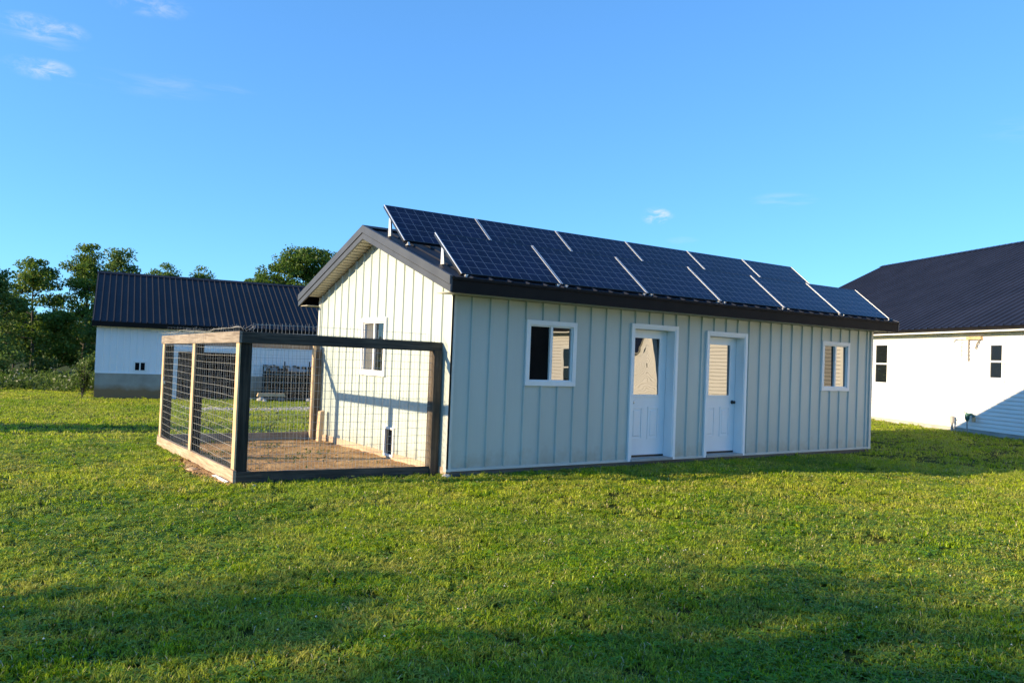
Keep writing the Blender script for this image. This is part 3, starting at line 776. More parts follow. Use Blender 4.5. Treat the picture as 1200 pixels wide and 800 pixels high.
mb.poly([bw(x0,.13,z1),bw(x1,.13,z1),bw(x1,2.5,z1),bw(x0,2.5,z1)]); mb.poly([bw(x0,.0,z0),bw(x1,.0,z0),bw(x1,2.5,z0),bw(x0,2.5,z0)])
mb.build('interior', M['dark_interior'], dw)
rr = random.Random(21); labs = 'old grey board leaning among others inside the dark barn doorway'
for k in range(11):
    s = bdoor[0]+.12+k*.185+rr.uniform(-.03,.03); wd = rr.uniform(.06,.12); h = rr.uniform(1.1,1.75); ln = rr.uniform(-.06,.06); d0 = .25+rr.uniform(0,.25)
    t = MB(); t.hexa([bw(s,d0,-.53),bw(s+wd,d0,-.53),bw(s+wd,d0+.03,-.53),bw(s,d0+.03,-.53),bw(s+ln,d0+.3,-.53+h),bw(s+wd+ln,d0+.3,-.53+h),bw(s+wd+ln,d0+.33,-.53+h),bw(s+ln,d0+.33,-.53+h)])
    tag(t.build('stored_board', M['board_old']), labs, 'board', 'boards stored in the barn doorway')
# barn window
mb = MB(); frame_ring(mb, bwin[0]-.05, bwin[1]+.05, bwin[2]-.05, bwin[3]+.05, .065, b3, -.01, .03)
um = (bwin[0]+bwin[1])/2; bbox(mb, um-.022, um+.022, -.028, .01, bwin[2]+.015, bwin[3]-.015)
wn = mb.build('window', M['white_trim'], barn)
mb = MB(); mb.poly([b3(bwin[0],bwin[2],.005),b3(bwin[1],bwin[2],.005),b3(bwin[1],bwin[3],.005),b3(bwin[0],bwin[3],.005)]); mb.build('pane', M['dark_screen'], wn)
# barn roof
RZ, RD = 4.56, BD/2
mb = MB(); ra, rb_ = -.19, BL_+.2
for side in (0,1):
    dd = (lambda d: d) if side == 0 else (lambda d: BD-d)
    z0_, z1_ = 2.39, RZ
    P0 = [bw(ra,dd(-.3),z0_),bw(rb_,dd(-.3),z0_),bw(rb_,dd(RD),z1_),bw(ra,dd(RD),z1_)]
    mb.hexa([(q[0],q[1],q[2]-.06) for q in P0]+P0)
    k = 0
    while ra+.05+k*.2286 < rb_:
        u = ra+.05+k*.2286; pts = [(u-.021,0),(u-.010,.038),(u+.010,.038),(u+.021,0)]
        for j in range(3):
            (ua,ha),(ub,hb) = pts[j],pts[j+1]
            mb.poly([bw(ua,dd(-.3),z0_+ha+.001),bw(ub,dd(-.3),z0_+hb+.001),bw(ub,dd(RD),z1_+hb+.001),bw(ua,dd(RD),z1_+ha+.001)])
        k += 1
rfb = mb.build('roof', M['roof_dark'], barn)
mb = MB(); mb.prism([bw(ra-.02,RD-.2,RZ-.2*.5+.03),bw(ra-.02,RD,RZ+.035),bw(ra-.02,RD+.2,RZ-.2*.5+.03),bw(ra-.02,RD,RZ+.028)], Vector(bw(rb_+.02,RD,0))-Vector(bw(ra-.02,RD,0))); mb.build('ridge_cap', M['roof_dark'], rfb)
mb = MB(); bbox(mb, ra, rb_, -.33, -.301, 2.20, 2.385); bbox(mb, ra, rb_, -.30, 0.0, 2.20, 2.215); mb.build('fascia', M['fascia'], barn)

# firewood stack against the barn
rr = random.Random(8)
s0, s1, zb, zt_ = 6.05, 8.35, -.50, 1.0
proto = {}
def make_log(s, z, r, k):
    b = bw(s, -.62, z)
    t = thing('firewood_log', 'dark split log with its cut end showing in the firewood stack beside the barn', 'log', b, bh, 'logs in the firewood stack')
    ln = .52; n = 7; T = Matrix.Translation(b) @ Matrix.Rotation(bh, 4, 'Z')
    q = random.Random(k); prof = []
    split = k % 3
    for i in range(n+2):
        a = 2*math.pi*i/(n+2); rad = r*q.uniform(.85,1.1)
        x, zz = rad*math.cos(a), rad*math.sin(a)
        if split == 1: zz = max(zz, -r*.25)
        if split == 2: x = min(x, r*.35)
        prof.append((x, zz))
    mb = MB(); nn = len(prof)
    mb.v += [tuple(T @ Vector((x,0,z_))) for x, z_ in prof] + [tuple(T @ Vector((x*.96,ln,z_*.96))) for x, z_ in prof]
    for i in range(nn):
        j = (i+1)%nn; mb.f.append((i,j,nn+j,nn+i)); mb.mi.append(0)
    mb.f.append(tuple(range(nn-1,-1,-1))); mb.mi.append(1); mb.f.append(tuple(range(nn,2*nn))); mb.mi.append(1)
    mb.build('bark', [M['bark_log'], M['log_end']], t)
    return t
protos = [make_log(s0+.07+k*.135, zb+.07, .066, k) for k in range(6)]
placed = {(0,k) for k in range(6)}
nrow = int((zt_-zb)/.118)
for j in range(nrow):
    for i in range(int((s1-s0)/.135)):
        if (j,i) in placed: continue
        if j > nrow-3 and rr.random() < .35: continue
        src = protos[rr.randrange(6)]
        c = copy_tree(src); c.location = bw(s0+.07+i*.135+(.067 if j%2 else 0)+rr.uniform(-.015,.015), -.62+rr.uniform(-.07,.05), zb+.07+j*.118+rr.uniform(-.008,.008))
        c.rotation_euler.z = bh+rr.uniform(-.06,.06)
        sc_ = rr.uniform(.82,1.12); c.scale = (sc_, 1, sc_)
for s, h in ((s0-.07,.95),(s0+.75,1.10),(s1-.55,1.12),(s1+.05,1.0)):
    mb = MB(); b = bw(s,-.70,-.52); mb.tube([bw(s,-.70,-.8),bw(s+.02,-.70,.3),bw(s+.01,-.70,h)], [.035,.032,.028], 8)
    o = mb.build('stake', M['bark_log']); tag(o, 'thin upright stake holding the front of the firewood stack', 'stake', 'stakes round the firewood')
# beam on stones before the stack
bm = MB(); bm.hexa([bw(5.70,-1.30,-.30),bw(6.80,-1.30,-.30),bw(6.80,-1.12,-.30),bw(5.70,-1.12,-.30),bw(5.74,-1.30,-.165),bw(6.74,-1.30,-.165),bw(6.74,-1.12,-.165),bw(5.74,-1.12,-.165)])
tag(bm.build('timber_beam', M['wood_light'], bevel=.01), 'pale timber beam lying on stones before the firewood stack', 'beam')
for i, (s, dd, r, lb) in enumerate(((5.86,-1.21,.17,'pale stone under the left end of the timber beam'), (6.62,-1.21,.17,'dark stone under the right end of the timber beam'), (5.45,-1.0,.13,'white stone left of the timber beam'), (7.75,-1.2,.14,'pale stone at the right foot of the firewood stack'), (5.95,-1.55,.10,'small cream stone in the grass before the beam'))):
    p = bw(s,dd,0); rock('stone', p[0], p[1], r, lb, 30+i, (1,.8,.85), 'stone' if i != 1 else 'skirt')
# gravel strip
rr = random.Random(4)
pl = []
for k in range(30):
    t = k/29; x = .2+4.6*t; pl.append((x, 17.2+rr.uniform(-.25,.25)-1.0*math.sin(t*3.1)))
mb = MB()
for k in range(29):
    (xa,ya),(xb,yb) = pl[k],pl[k+1]; wa, wb = 1.0+.35*math.sin(k*1.3), 1.0+.35*math.sin((k+1)*1.3)
    for j in range(5):
        u, v = j/5, (j+1)/5
        q = [(xa,ya-wa+2*wa*u),(xb,yb-wb+2*wb*u),(xb,yb-wb+2*wb*v),(xa,ya-wa+2*wa*v)]
        mb.poly([(a,b,tz(a,b)+.012) for a,b in q])
tag(mb.build('gravel_path', M['gravel']), kind='structure')
mb = MB()
for k in range(700):
    i = rr.randrange(29); x = pl[i][0]+rr.uniform(0,.16); y = pl[i][1]+rr.gauss(0,.55)
    lump(mb, x, y, tz(x,y)+.02, rr.uniform(.015,.05), rr, 5)
tag(mb.build('gravel_stones', M['gravel']), 'loose pale gravel strewn across the grass behind the pen', 'gravel', kind='stuff')

# ------------------------------------------------------------------ the white house on the right
ho = Vector((20.80, 6.51, -.10)); ha = R(24.8)
dirv = Vector((math.sin(ha), math.cos(ha), 0)); nv_ = Vector((math.cos(ha), -math.sin(ha), 0))
house = thing('house', 'long white sided house with a dark blue steel roof beside the shed', 'house', ho, -ha)
hw = lambda s, d, z: tuple(ho + dirv*s + nv_*d + Vector((0,0,z-ho.z)))       # s along wall (+ away), d behind the wall
h3 = lambda u, v, h: hw(u, -h, v)
SA, SB, HD, HE = -27.0, 9.6, 14.0, 2.70
mb = MB(); z = .045; C_ = .114
while z < HE-.01:
    z2 = min(z+C_, HE)
    mb.poly([hw(SA,-.036,z),hw(SB,-.036,z),hw(SB,-.027,z+C_*.62),hw(SA,-.027,z+C_*.62)])
    mb.poly([hw(SA,-.027,z+C_*.62),hw(SB,-.027,z+C_*.62),hw(SB,-.003,z2),hw(SA,-.003,z2)])
    mb.poly([hw(SA,-.003,z),hw(SA,-.036,z),hw(SB,-.036,z),hw(SB,-.003,z)])
    z = z2
mb.build('front_siding', M['house_siding'], house)
mb = MB()
for s in (SA, SB):
    mb.poly([hw(s,0,.04),hw(s,HD,.04),hw(s,HD,3.0),hw(s,HD/2,6.6),hw(s,0,3.0)])
mb.poly([hw(SA,HD,.04),hw(SB,HD,.04),hw(SB,HD,3.0),hw(SA,HD,3.0)]); mb.poly([hw(SA,.02,2.6),hw(SB,.02,2.6),hw(SB,.02,3.0),hw(SA,.02,3.0)])
mb.build('wall', M['house_siding'], house)
def hbox(mb, a, b, c, d, z0, z1): mb.hexa([hw(a,c,z0),hw(b,c,z0),hw(b,d,z0),hw(a,d,z0),hw(a,c,z1),hw(b,c,z1),hw(b,d,z1),hw(a,d,z1)])
mb = MB(); hbox(mb, SA-.01, SB+.01, -.006, HD+.006, -.6, .044); mb.build('foundation', M['concrete'], house)
mb = MB(); hbox(mb, SA, SB, -.028, -.001, HE, 2.86); mb.build('frieze_board', M['cream'], house)
mb = MB(); hbox(mb, SA-.3, SB+.3, -.36, -.0, 2.865, 2.88); mb.build('soffit', M['cream'], house)
mb = MB(); hbox(mb, SA-.3, SB+.3, -.385, -.361, 2.85, 2.935); mb.build('fascia', M['white_trim'], house)
mb = MB(); hbox(mb, SA-.3, SB+.3, -.43, -.386, 2.905, 3.0); mb.build('drip_edge', M['fascia'], house)
M['roof_blue'] = simple('dark_blue_roof_steel', (.014,.018,.034), (.020,.025,.046), .8, .5, spec=.12)
mb = MB()
hz0, hz1 = 3.0, 6.80
for side in (0,1):
    dd = (lambda d: d) if side == 0 else (lambda d: HD-d)
    P0 = [hw(SA-.3,dd(-.43),hz0),hw(SB+.25,dd(-.43),hz0),hw(SB+.25,dd(HD/2),hz1),hw(SA-.3,dd(HD/2),hz1)]
    mb.hexa([(q[0],q[1],q[2]-.05) for q in P0]+P0)
    k = 0
    while SA-.25+k*.305 < SB+.22:
        u = SA-.25+k*.305; pts = [(u-.032,0),(u-.014,.042),(u+.014,.042),(u+.032,0)]
        for j in range(3):
            (ua,h_a),(ub,h_b) = pts[j],pts[j+1]
            mb.poly([hw(ua,dd(-.43),hz0+h_a+.001),hw(ub,dd(-.43),hz0+h_b+.001),hw(ub,dd(HD/2),hz1+h_b+.001),hw(ua,dd(HD/2),hz1+h_a+.001)])
        k += 1
rfh = mb.build('roof', M['roof_blue'], house)
mb = MB(); mb.prism([hw(SA-.32,HD/2-.2,hz1-.09+.03),hw(SA-.32,HD/2,hz1+.035),hw(SA-.32,HD/2+.2,hz1-.09+.03),hw(SA-.32,HD/2,hz1+.025)], Vector(hw(SB+.27,0,0))-Vector(hw(SA-.32,0,0))); mb.build('ridge_cap', M['roof_blue'], rfh)
def hung(s0, s1, z0, z1, shutters=False):
    mb = MB(); frame_ring(mb, s0-.07, s1+.07, z0-.07, z1+.07, .09, h3, .0, .064)
    zm = (z0+z1)/2
    mb.hexa([h3(s0+.02,zm-.025,.0),h3(s1-.02,zm-.025,.0),h3(s1-.02,zm-.025,.056),h3(s0+.02,zm-.025,.056),h3(s0+.02,zm+.025,0),h3(s1-.02,zm+.025,0),h3(s1-.02,zm+.025,.056),h3(s0+.02,zm+.025,.056)])
    hbm = [h3(s0-.09,z0-.10,.0),h3(s1+.09,z0-.10,.0),h3(s1+.09,z0-.10,.07),h3(s0-.09,z0-.10,.07),h3(s0-.09,z0-.07,.0),h3(s1+.09,z0-.07,.0),h3(s1+.09,z0-.07,.06),h3(s0-.09,z0-.07,.06)]
    mb.hexa(hbm)
    w = mb.build('window', M['white_trim'], house)
    for a, b in ((z0+.02,zm-.025),(zm+.025,z1-.02)):
        q = MB(); q.poly([h3(s0+.02,a,.042),h3(s1-.02,a,.042),h3(s1-.02,b,.042),h3(s0+.02,b,.042)]); q.build('pane', M['glass_dim'], w)
    if shutters:
        for a, b in ((s0-.42,s0-.1),(s1+.1,s1+.42)):
            q = MB()
            q.hexa([h3(a,z0-.03,.02),h3(b,z0-.03,.02),h3(b,z0-.03,.05),h3(a,z0-.03,.05),h3(a,z1+.03,.02),h3(b,z1+.03,.02),h3(b,z1+.03,.05),h3(a,z1+.03,.05)]); q.build('shutter', M['panel_frame'], w)
hung(-1.0,-.32,1.24,2.55); hung(-6.08,-5.62,1.55,2.50)
hung(-11.9,-11.2,1.0,2.4); hung(-21.18,-20.2,.95,2.3); hung(-25,-24.1,.95,2.3)
# bracket arm with hanging cords under the eave
br = thing('clothesline_bracket', 'white wall arm with hanging cords under the house eave', 'bracket', hw(-4.7,-.03,2.68), -ha)
mb = MB(); mb.tube([hw(-4.15,-.20,2.64),hw(-4.2,-.12,2.68),hw(-4.30,-.06,2.69),hw(-4.8,-.06,2.685)], [.025,.03,.028,.026], 8); mb.build('arm', M['white_plastic'], br, smooth=True)
mb = MB(); hbox(mb, -5.30,-4.72,-.10,-.03,2.655,2.745); mb.build('mounting_board', M['tan'], br)
for s, zb_, r in ((-4.78,2.02,.022),(-4.50,2.12,.008)):
    mb = MB(); mb.tube([hw(s,-.06,2.66),hw(s+.01,-.06,2.4),hw(s-.005,-.06,zb_)], r, 6); mb.build('cord', M['rope'], br)
mb = MB(); mb.tube([hw(-5.22,-.08,2.66),hw(-5.12,-.08,2.5),hw(-5.08,-.08,2.38)], .022, 6); mb.build('cord', M['rope'], br)
# pipe and hydrant by the wall
pp = thing('vent_pipe', 'short grey pipe with a thick cap standing by the house wall', 'pipe', hw(-4.28,-.14,-.1), -ha)
mb = MB(); mb.tube([hw(-4.28,-.14,-.3),hw(-4.28,-.14,.2)], .035, 12); mb.build('pipe_body', M['pvc'], pp, smooth=False)
mb = MB(); mb.tube([hw(-4.28,-.14,.17),hw(-4.28,-.14,.36),hw(-4.28,-.14,.375)], [.06,.06,.04], 12); mb.build('cap', M['pvc'], pp)
hy = thing('yard_hydrant', 'dark green yard tap on a thin post by the house wall', 'hydrant', hw(-4.92,-.16,-.1), -ha)
mb = MB(); mb.tube([hw(-4.92,-.16,-.3),hw(-4.92,-.16,.33)], .020, 10); mb.build('standpipe', M['pvc'], hy)
mb = MB(); mb.tube([hw(-4.92,-.16,.28),hw(-4.92,-.16,.33),hw(-4.92,-.16,.45),hw(-4.92,-.16,.5)], [.03,.06,.07,.04], 10); mb.tube([hw(-4.92,-.16,.44),hw(-5.08,-.17,.49),hw(-5.18,-.17,.45),hw(-5.19,-.17,.38)], [.04,.035,.035,.04], 10); mb.build('tap_head', M['hydrant'], hy, smooth=True)
mb = MB(); mb.tube([hw(-4.92,-.16,.5),hw(-4.78,-.16,.53)], .014, 8); mb.build('lever', M['hydrant'], hy)
mb = MB(); mb.tube([hw(-5.19,-.17,.40),hw(-5.19,-.17,.27)], [.045,.05], 10); mb.build('nozzle_cap', M['tan'], hy)

# ------------------------------------------------------------------ trees
def tree(name, label, x, y, Ht, Rad, bole, seed, leafm, nclu=70, per=110, leaf=.15, spread=.42, lean=(0,0), group=None, shape=1.0, zb=None):
    r = np.random.default_rng(seed); rr = random.Random(seed)
    zg = tz(x, y) if zb is None else zb
    t = thing(name, label, 'tree', (x, y, zg), 0, group)
    mb = MB(); top = Vector((x+lean[0], y+lean[1], zg+Ht*.93))
    base = Vector((x, y, zg-.2)); tr = .035*Ht**.9*.55
    def axis(f): return base.lerp(top, f) + Vector((.04*Ht*math.sin(f*4+seed), .04*Ht*math.cos(f*3.3+seed*2), 0))*f*(1.2-f)
    pts = [axis(i/9) for i in range(10)]
    mb.tube(pts, [tr*(1.25 if i == 0 else 1-.9*i/9) for i in range(10)], 8)
    centers = []
    nl = max(9, nclu//6)
    for i in range(nl):
        f = bole/Ht + (1-bole/Ht)*(.02+.93*(i+.5)/nl)
        st = axis(f*.97)
        rel = (f-bole/Ht)/(1-bole/Ht)
        prof = (math.sin(math.pi*min(1, .18+.82*rel)**.8)**.7)*shape + (1-shape)*.8
        ln = Rad*prof*rr.uniform(.6,1.12)
        az = i*2.399+rr.uniform(-.5,.5); el = rr.uniform(.15,.75)
        d = Vector((math.cos(az)*math.cos(el), math.sin(az)*math.cos(el), math.sin(el)))
        en = st + d*ln
        mid = st.lerp(en, .5) + Vector((0,0,-.06*ln))
        w = tr*(1-.85*f)*.55+.012
        mb.tube([st, mid, en], [w, w*.6, w*.25], 6, cap=False)
        k = max(2, int(round(nclu/nl)))
        for j in range(k):
            q = .35+.7*(j+rr.random())/k
            c = st.lerp(en, min(q,1.0)) + Vector((rr.gauss(0,.13),rr.gauss(0,.13),rr.gauss(.06,.10)))*Rad*.9
            centers.append(c)
            if rr.random() < .75: mb.tube([st.lerp(en, max(.1,q-.25)), c], [w*.4, .008], 5, cap=False)
    for j in range(max(2, nclu//14)):
        centers.append(top + Vector((rr.gauss(0,.16*Rad), rr.gauss(0,.16*Rad), rr.uniform(-.06,.06)*Ht)))
    mb.build('trunk', M['bark'], t, smooth=True)
    n = len(centers)*per
    C = np.repeat(np.array([tuple(c) for c in centers]), per, 0)
    csz = np.repeat(r.uniform(.6,1.25,len(centers))*spread, per)[:,None]
    off = r.normal(size=(n,3)); off /= np.maximum(1e-6, np.linalg.norm(off,axis=1))[:,None]
    off *= (r.random((n,1))**.45)*csz*np.array([1.25,1.25,.75])
    P = C + off
    a = r.normal(size=(n,3)); a /= np.linalg.norm(a,axis=1)[:,None]
    nrm = r.normal(size=(n,3))*.8 + np.array([0,0,.6]) + off/np.maximum(csz,.01)*.5
    b = np.cross(nrm, a); b /= np.maximum(1e-6, np.linalg.norm(b,axis=1))[:,None]
    s = (leaf*r.uniform(.6,1.3,(n,1)))
    V = np.stack([P-a*s*.5, P+b*s*.30+a*s*.05, P+a*s*.55, P-b*s*.30+a*s*.05], 1).reshape(-1,3)
    F = np.arange(4*n).reshape(-1,4)
    np_mesh('crown', V, F, leafm, t)
    return t
def at(px, D):       # helper lists below hold plain positions worked out on paper
    pass
# the row left of the barn
tree('locust_tree', 'tall open leafy tree at the left edge of the grove', -4.9, 41.5, 6.3, 2.2, 1.6, 3, M['leaf_b'], 100, 115, .16, .46)
tree('locust_tree', 'thin forked tree with a rounded top second in the grove', -2.6, 44.5, 6.8, 2.1, 2.0, 14, M['leaf_a'], 95, 110, .16, .46)
tree('locust_tree', 'tallest leafy tree in the grove left of the barn', .1, 45.0, 8.0, 2.1, 1.6, 25, M['leaf_a'], 120, 110, .15, .43)
tree('locust_tree', 'leaning tree whose top shows above the barn roof corner', 1.7, 47.0, 8.2, 2.0, 2.4, 36, M['leaf_b'], 95, 105, .16, .46, lean=(.5,0))
tree('young_tree', 'dark low tree filling the gap beside the barn corner', .7, 40.0, 4.6, 1.5, .7, 41, M['leaf_b'], 60, 120, .16, .5)
tree('young_tree', 'bright low tree before the trunks of the grove', -1.6, 41.0, 3.8, 1.5, .6, 47, M['leaf_a'], 50, 110, .16, .48)
tree('young_tree', 'dark bushy tree low at the left edge of the picture', -5.2, 38.5, 3.6, 1.7, .5, 52, M['leaf_b'], 55, 110, .16, .5)
tree('young_tree', 'shadowy thicket tree deep behind the grove trunks', -3.2, 52.0, 3.9, 2.6, .4, 58, M['leaf_b'], 70, 110, .2, .6)
tree('young_tree', 'shadowy thicket tree behind the barn corner', 2.0, 54.0, 4.2, 2.6, .4, 61, M['leaf_b'], 70, 110, .2, .6)
tree('young_tree', 'shadowy thicket tree at the far left behind the grove', -8.0, 50.0, 3.9, 2.6, .4, 63, M['leaf_b'], 60, 110, .2, .6)
# behind the barn
tree('round_tree', 'small round tree top over the left of the barn roof', 9.2, 69.0, 9.4, 2.7, 3, 70, M['leaf_a'], 70, 100, .2, .6)
tree('round_tree', 'narrow tree top right of the round one over the barn roof', 12.0, 68.5, 9.5, 1.7, 3, 75, M['leaf_a'], 50, 100, .2, .55)
tree('round_tree', 'barely showing tree top over the middle of the barn roof', 16.3, 67.5, 8.9, 1.3, 3, 79, M['leaf_b'], 36, 90, .2, .5)
tree('maple_tree', 'bright dense tree between the barn roof and the shed rake', 14.0, 47.0, 9.3, 3.9, 2, 81, M['leaf_c'], 170, 110, .19, .55)
tree('maple_tree', 'dark dense tree top touching the shed rake', 17.0, 48.5, 9.2, 3.6, 2, 86, M['leaf_c'], 130, 110, .19, .55)
tree('maple_tree', 'low leafy tree over the right end of the barn roof', 12.6, 50.5, 7.6, 2.6, 2, 90, M['leaf_c'], 70, 110, .19, .5)
# trees west of the lawn, out of the frame: their shade lies on the grass
tree('shade_tree', 'broad tree west of the lawn shading the front grass', -29.4, -1.35, 8.8, 5.8, 1.4, 101, M['leaf_a'], 150, 75, .36, .85)
tree('shade_tree', 'tall thin tree west of the lawn shading the right of the grass', -36.3, 1.0, 12.9, 3.8, 2.0, 104, M['leaf_a'], 105, 65, .34, .8)
tree('shade_tree', 'narrow tree west of the barn shading the far grass strip', -26.5, 15.9, 8.4, 1.9, 1.4, 108, M['leaf_b'], 70, 80, .28, .7)

# shrub at the barn corner
def shrub(name, label, x, y, h, rad, seed, m, n=1500, leaf=.10):
    r = np.random.default_rng(seed); zg = tz(x,y)
    t = thing(name, label, 'shrub', (x,y,zg))
    mb = MB(); rr = random.Random(seed)
    tips = []
    for k in range(12):
        a = rr.uniform(0,6.3); q = rad*rr.uniform(.2,1); e = Vector((x+q*math.cos(a), y+q*math.sin(a), zg+h*rr.uniform(.5,1)))
        mb.tube([(x,y,zg-.05), Vector((x,y,zg)).lerp(e,.5)+Vector((0,0,.1*h)), e], [.02,.014,.005], 5, cap=False); tips.append(tuple(e))
    mb.build('stem', M['bark'], t)
    T_ = np.array(tips); C = T_[r.integers(0,len(T_),n)]; f = r.random((n,1))**.6
    P = np.array([x,y,zg+.1])*(1-f) + C*f + r.normal(size=(n,3))*rad*.16
    P[:,2] = np.maximum(P[:,2], zg+.03)
    a = r.normal(size=(n,3)); a /= np.linalg.norm(a,axis=1)[:,None]; b = np.cross(r.normal(size=(n,3))+[0,0,.7], a); b /= np.linalg.norm(b,axis=1)[:,None]
    s = leaf*r.uniform(.6,1.3,(n,1))
    V = np.stack([P-a*s*.5, P+b*s*.3, P+a*s*.5, P-b*s*.3],1).reshape(-1,3)
    np_mesh('foliage', V, np.arange(4*n).reshape(-1,4), m, t)
shrub('shrub', 'thin leafy shrub growing at the barn corner', -1.95, 24.6, 1.7, .35, 201, M['weed_leaf'], 700, .11)
shrub('shrub', 'dark rounded shrub under the trees at far left', -4.6, 36.0, 1.7, 1.1, 202, M['leaf_b'], 2600, .14)
shrub('shrub', 'bright green shrub behind the weeds left of the barn', -2.6, 36.5, 1.4, .9, 203, M['weed_leaf'], 2000, .14)
shrub('shrub', 'dark low shrub behind the weeds near the barn', -.3, 36.0, 1.5, 1.0, 204, M['leaf_b'], 2200, .14)
# weeds band
r = np.random.default_rng(77); n = 15000
wx = r.uniform(-9,-.2,n); wy = 27.8 + 1.2*np.sin(wx*1.3) + (r.random(n)**.8)*8
keep = ~((wx > -1.9) & (wy < 29.5)); wx, wy = wx[keep], wy[keep]; n = len(wx)
hh = (.18+.5*r.random(n))*(.55+.45*np.sin(wx*2.2+wy*1.1)**2)*np.clip((wy-26.8)/2.4,.3,1.3)
P = np.stack([wx, wy, terr(wx,wy)+hh*r.random(n)**.6], 1)
a = r.normal(size=(n,3))*[1,1,1.4]; a /= np.linalg.norm(a,axis=1)[:,None]; b = np.cross(r.normal(size=(n,3)), a); b /= np.linalg.norm(b,axis=1)[:,None]
s = .13*r.uniform(.6,1.5,(n,1))
V = np.stack([P-a*s*.5, P+b*s*.28, P+a*s*.5, P-b*s*.28],1).reshape(-1,3)
mi = (r.random(n) < .035).astype(int)
o = np_mesh('tall_weeds', V, np.arange(4*n).reshape(-1,4), [M['weed_leaf'], M['weed_flower']], mi=mi)
tag(o, 'band of tall weeds at the lawn edge left of the barn', 'weeds', kind='stuff')
# far hedgerow across the fields
r = np.random.default_rng(99); n = 26000
hx = r.uniform(-60,140,n); hy = 120+r.normal(0,5,n)
top = 3.2+1.6*np.sin(hx*.21)+1.3*np.sin(hx*.57+1)+.8*np.sin(hx*1.3)
P = np.stack([hx, hy, -.6+np.clip(top,1.2,9)*r.random(n)**.7],1)
a = r.normal(size=(n,3)); a /= np.linalg.norm(a,axis=1)[:,None]; b = np.cross(r.normal(size=(n,3)), a); b /= np.linalg.norm(b,axis=1)[:,None]
s = .8*r.uniform(.6,1.5,(n,1))
V = np.stack([P-a*s*.5, P+b*s*.35, P+a*s*.5, P-b*s*.35],1).reshape(-1,3)
o = np_mesh('hedgerow_foliage', V, np.arange(4*n).reshape(-1,4), M['leaf_b']); tag(o, 'distant hedgerow of dark trees across the field', 'hedgerow', kind='stuff')

# ------------------------------------------------------------------ lawn grass (instanced tufts on one object)
def tuft(seed, nb, rad, hmin, hmax, wd, clover=0, flowers=0):
    r = random.Random(seed); V, F, mi = [], [], []
    ncl = max(5, nb//6)
    for c in range(ncl):
        a = r.uniform(0,6.283); q = rad*math.sqrt(r.random()); cx, cy = q*math.cos(a), q*math.sin(a); hs_ = r.uniform(.6,1.2)
        for k in range(6):
            az = k*1.047+r.uniform(-.5,.5); x, y = cx+r.gauss(0,wd*1.1), cy+r.gauss(0,wd*1.1)
            h = r.uniform(hmin,hmax)*hs_; w = wd*r.uniform(.7,1.3); ln = h*r.uniform(.25,1.25)
            dx, dy = math.cos(az), math.sin(az); t = az+r.uniform(-.6,.6); sx, sy = -math.sin(t)*w/2, math.cos(t)*w/2
            b = len(V)
            V += [(x-sx*.7,y-sy*.7,-.01),(x+sx*.7,y+sy*.7,-.01),(x+dx*ln*.4-sx,y+dy*ln*.4-sy,h*.68),(x+dx*ln*.4+sx,y+dy*ln*.4+sy,h*.68),(x+dx*ln+sx*.2,y+dy*ln+sy*.2,h),(x+dx*ln-sx*.2,y+dy*ln-sy*.2,h)]
            F += [(b,b+1,b+3,b+2),(b+2,b+3,b+4,b+5)]; mi += [r.choices((0,3,4,5),(.44,.05,.17,.34))[0]]*2
    for k in range(clover):
        a = r.uniform(0,6.283); q = rad*math.sqrt(r.random()); x, y, z = q*math.cos(a), q*math.sin(a), r.uniform(hmin*.6,hmax*.8)
        for j in range(3):
            t = a+j*2.094; s = r.uniform(.010,.017); dx, dy = math.cos(t)*s, math.sin(t)*s; b = len(V); tl = r.uniform(-.004,.006)
            V += [(x,y,z),(x+dx*.7-dy*.6,y+dy*.7+dx*.6,z+tl),(x+dx*1.4,y+dy*1.4,z+tl),(x+dx*.7+dy*.6,y+dy*.7-dx*.6,z+tl)]
            F.append((b,b+1,b+2,b+3)); mi.append(1)
    for k in range(flowers):
        a = r.uniform(0,6.283); q = rad*r.random(); x, y, z = q*math.cos(a), q*math.sin(a), hmax*r.uniform(.8,1.05); s = .0065; b = len(V)
        V += [(x+s,y,z),(x,y+s,z),(x-s,y,z),(x,y-s,z),(x,y,z+s*1.1),(x,y,z-s*.6)]
        F += [(b,b+1,b+4,b+4)] if False else []
        for i in range(4):
            F += [(b+i,b+(i+1)%4,b+4,b+4)] if False else []
        me_q = [(b,b+1,b+4),(b+1,b+2,b+4),(b+2,b+3,b+4),(b+3,b,b+4)]
        F += me_q; mi += [2]*4
    me = bpy.data.meshes.new('grass_tuft'); me.from_pydata(V, [], F)
    for m in (M['blade'], M['clover'], M['flower'], M['straw'], M['blade_dark'], M['blade_bright']): me.materials.append(m)
    me.polygons.foreach_set('material_index', mi); me.update()
    return bpy.data.objects.new('grass_tuft', me)       # kept out of the scene, only instanced
src = []
for k in range(5): src.append(tuft(300+k, 60, .085, .014, .040, .0048))
for k in range(2): src.append(tuft(310+k, 42, .085, .012, .034, .0048, clover=16))
src.append(tuft(320, 48, .085, .014, .038, .0050, clover=4, flowers=1))                         # 0-7 near
for k in range(3): src.append(tuft(330+k, 66, .14, .016, .042, .0070))
src.append(tuft(340, 54, .14, .014, .038, .0070, clover=12))                                    # 8-11 mid
for k in range(3): src.append(tuft(350+k, 78, .26, .018, .048, .0110))                          # 12-14 far
CX, CY, YAW = -5.5366, -9.6528, R(34.15)
def scatter(n, r0, r1, half):
    rr_ = np.sqrt(rng.uniform(r0*r0, r1*r1, n)); a = YAW + rng.uniform(-half, half, n)
    return CX+rr_*np.sin(a), CY+rr_*np.cos(a)
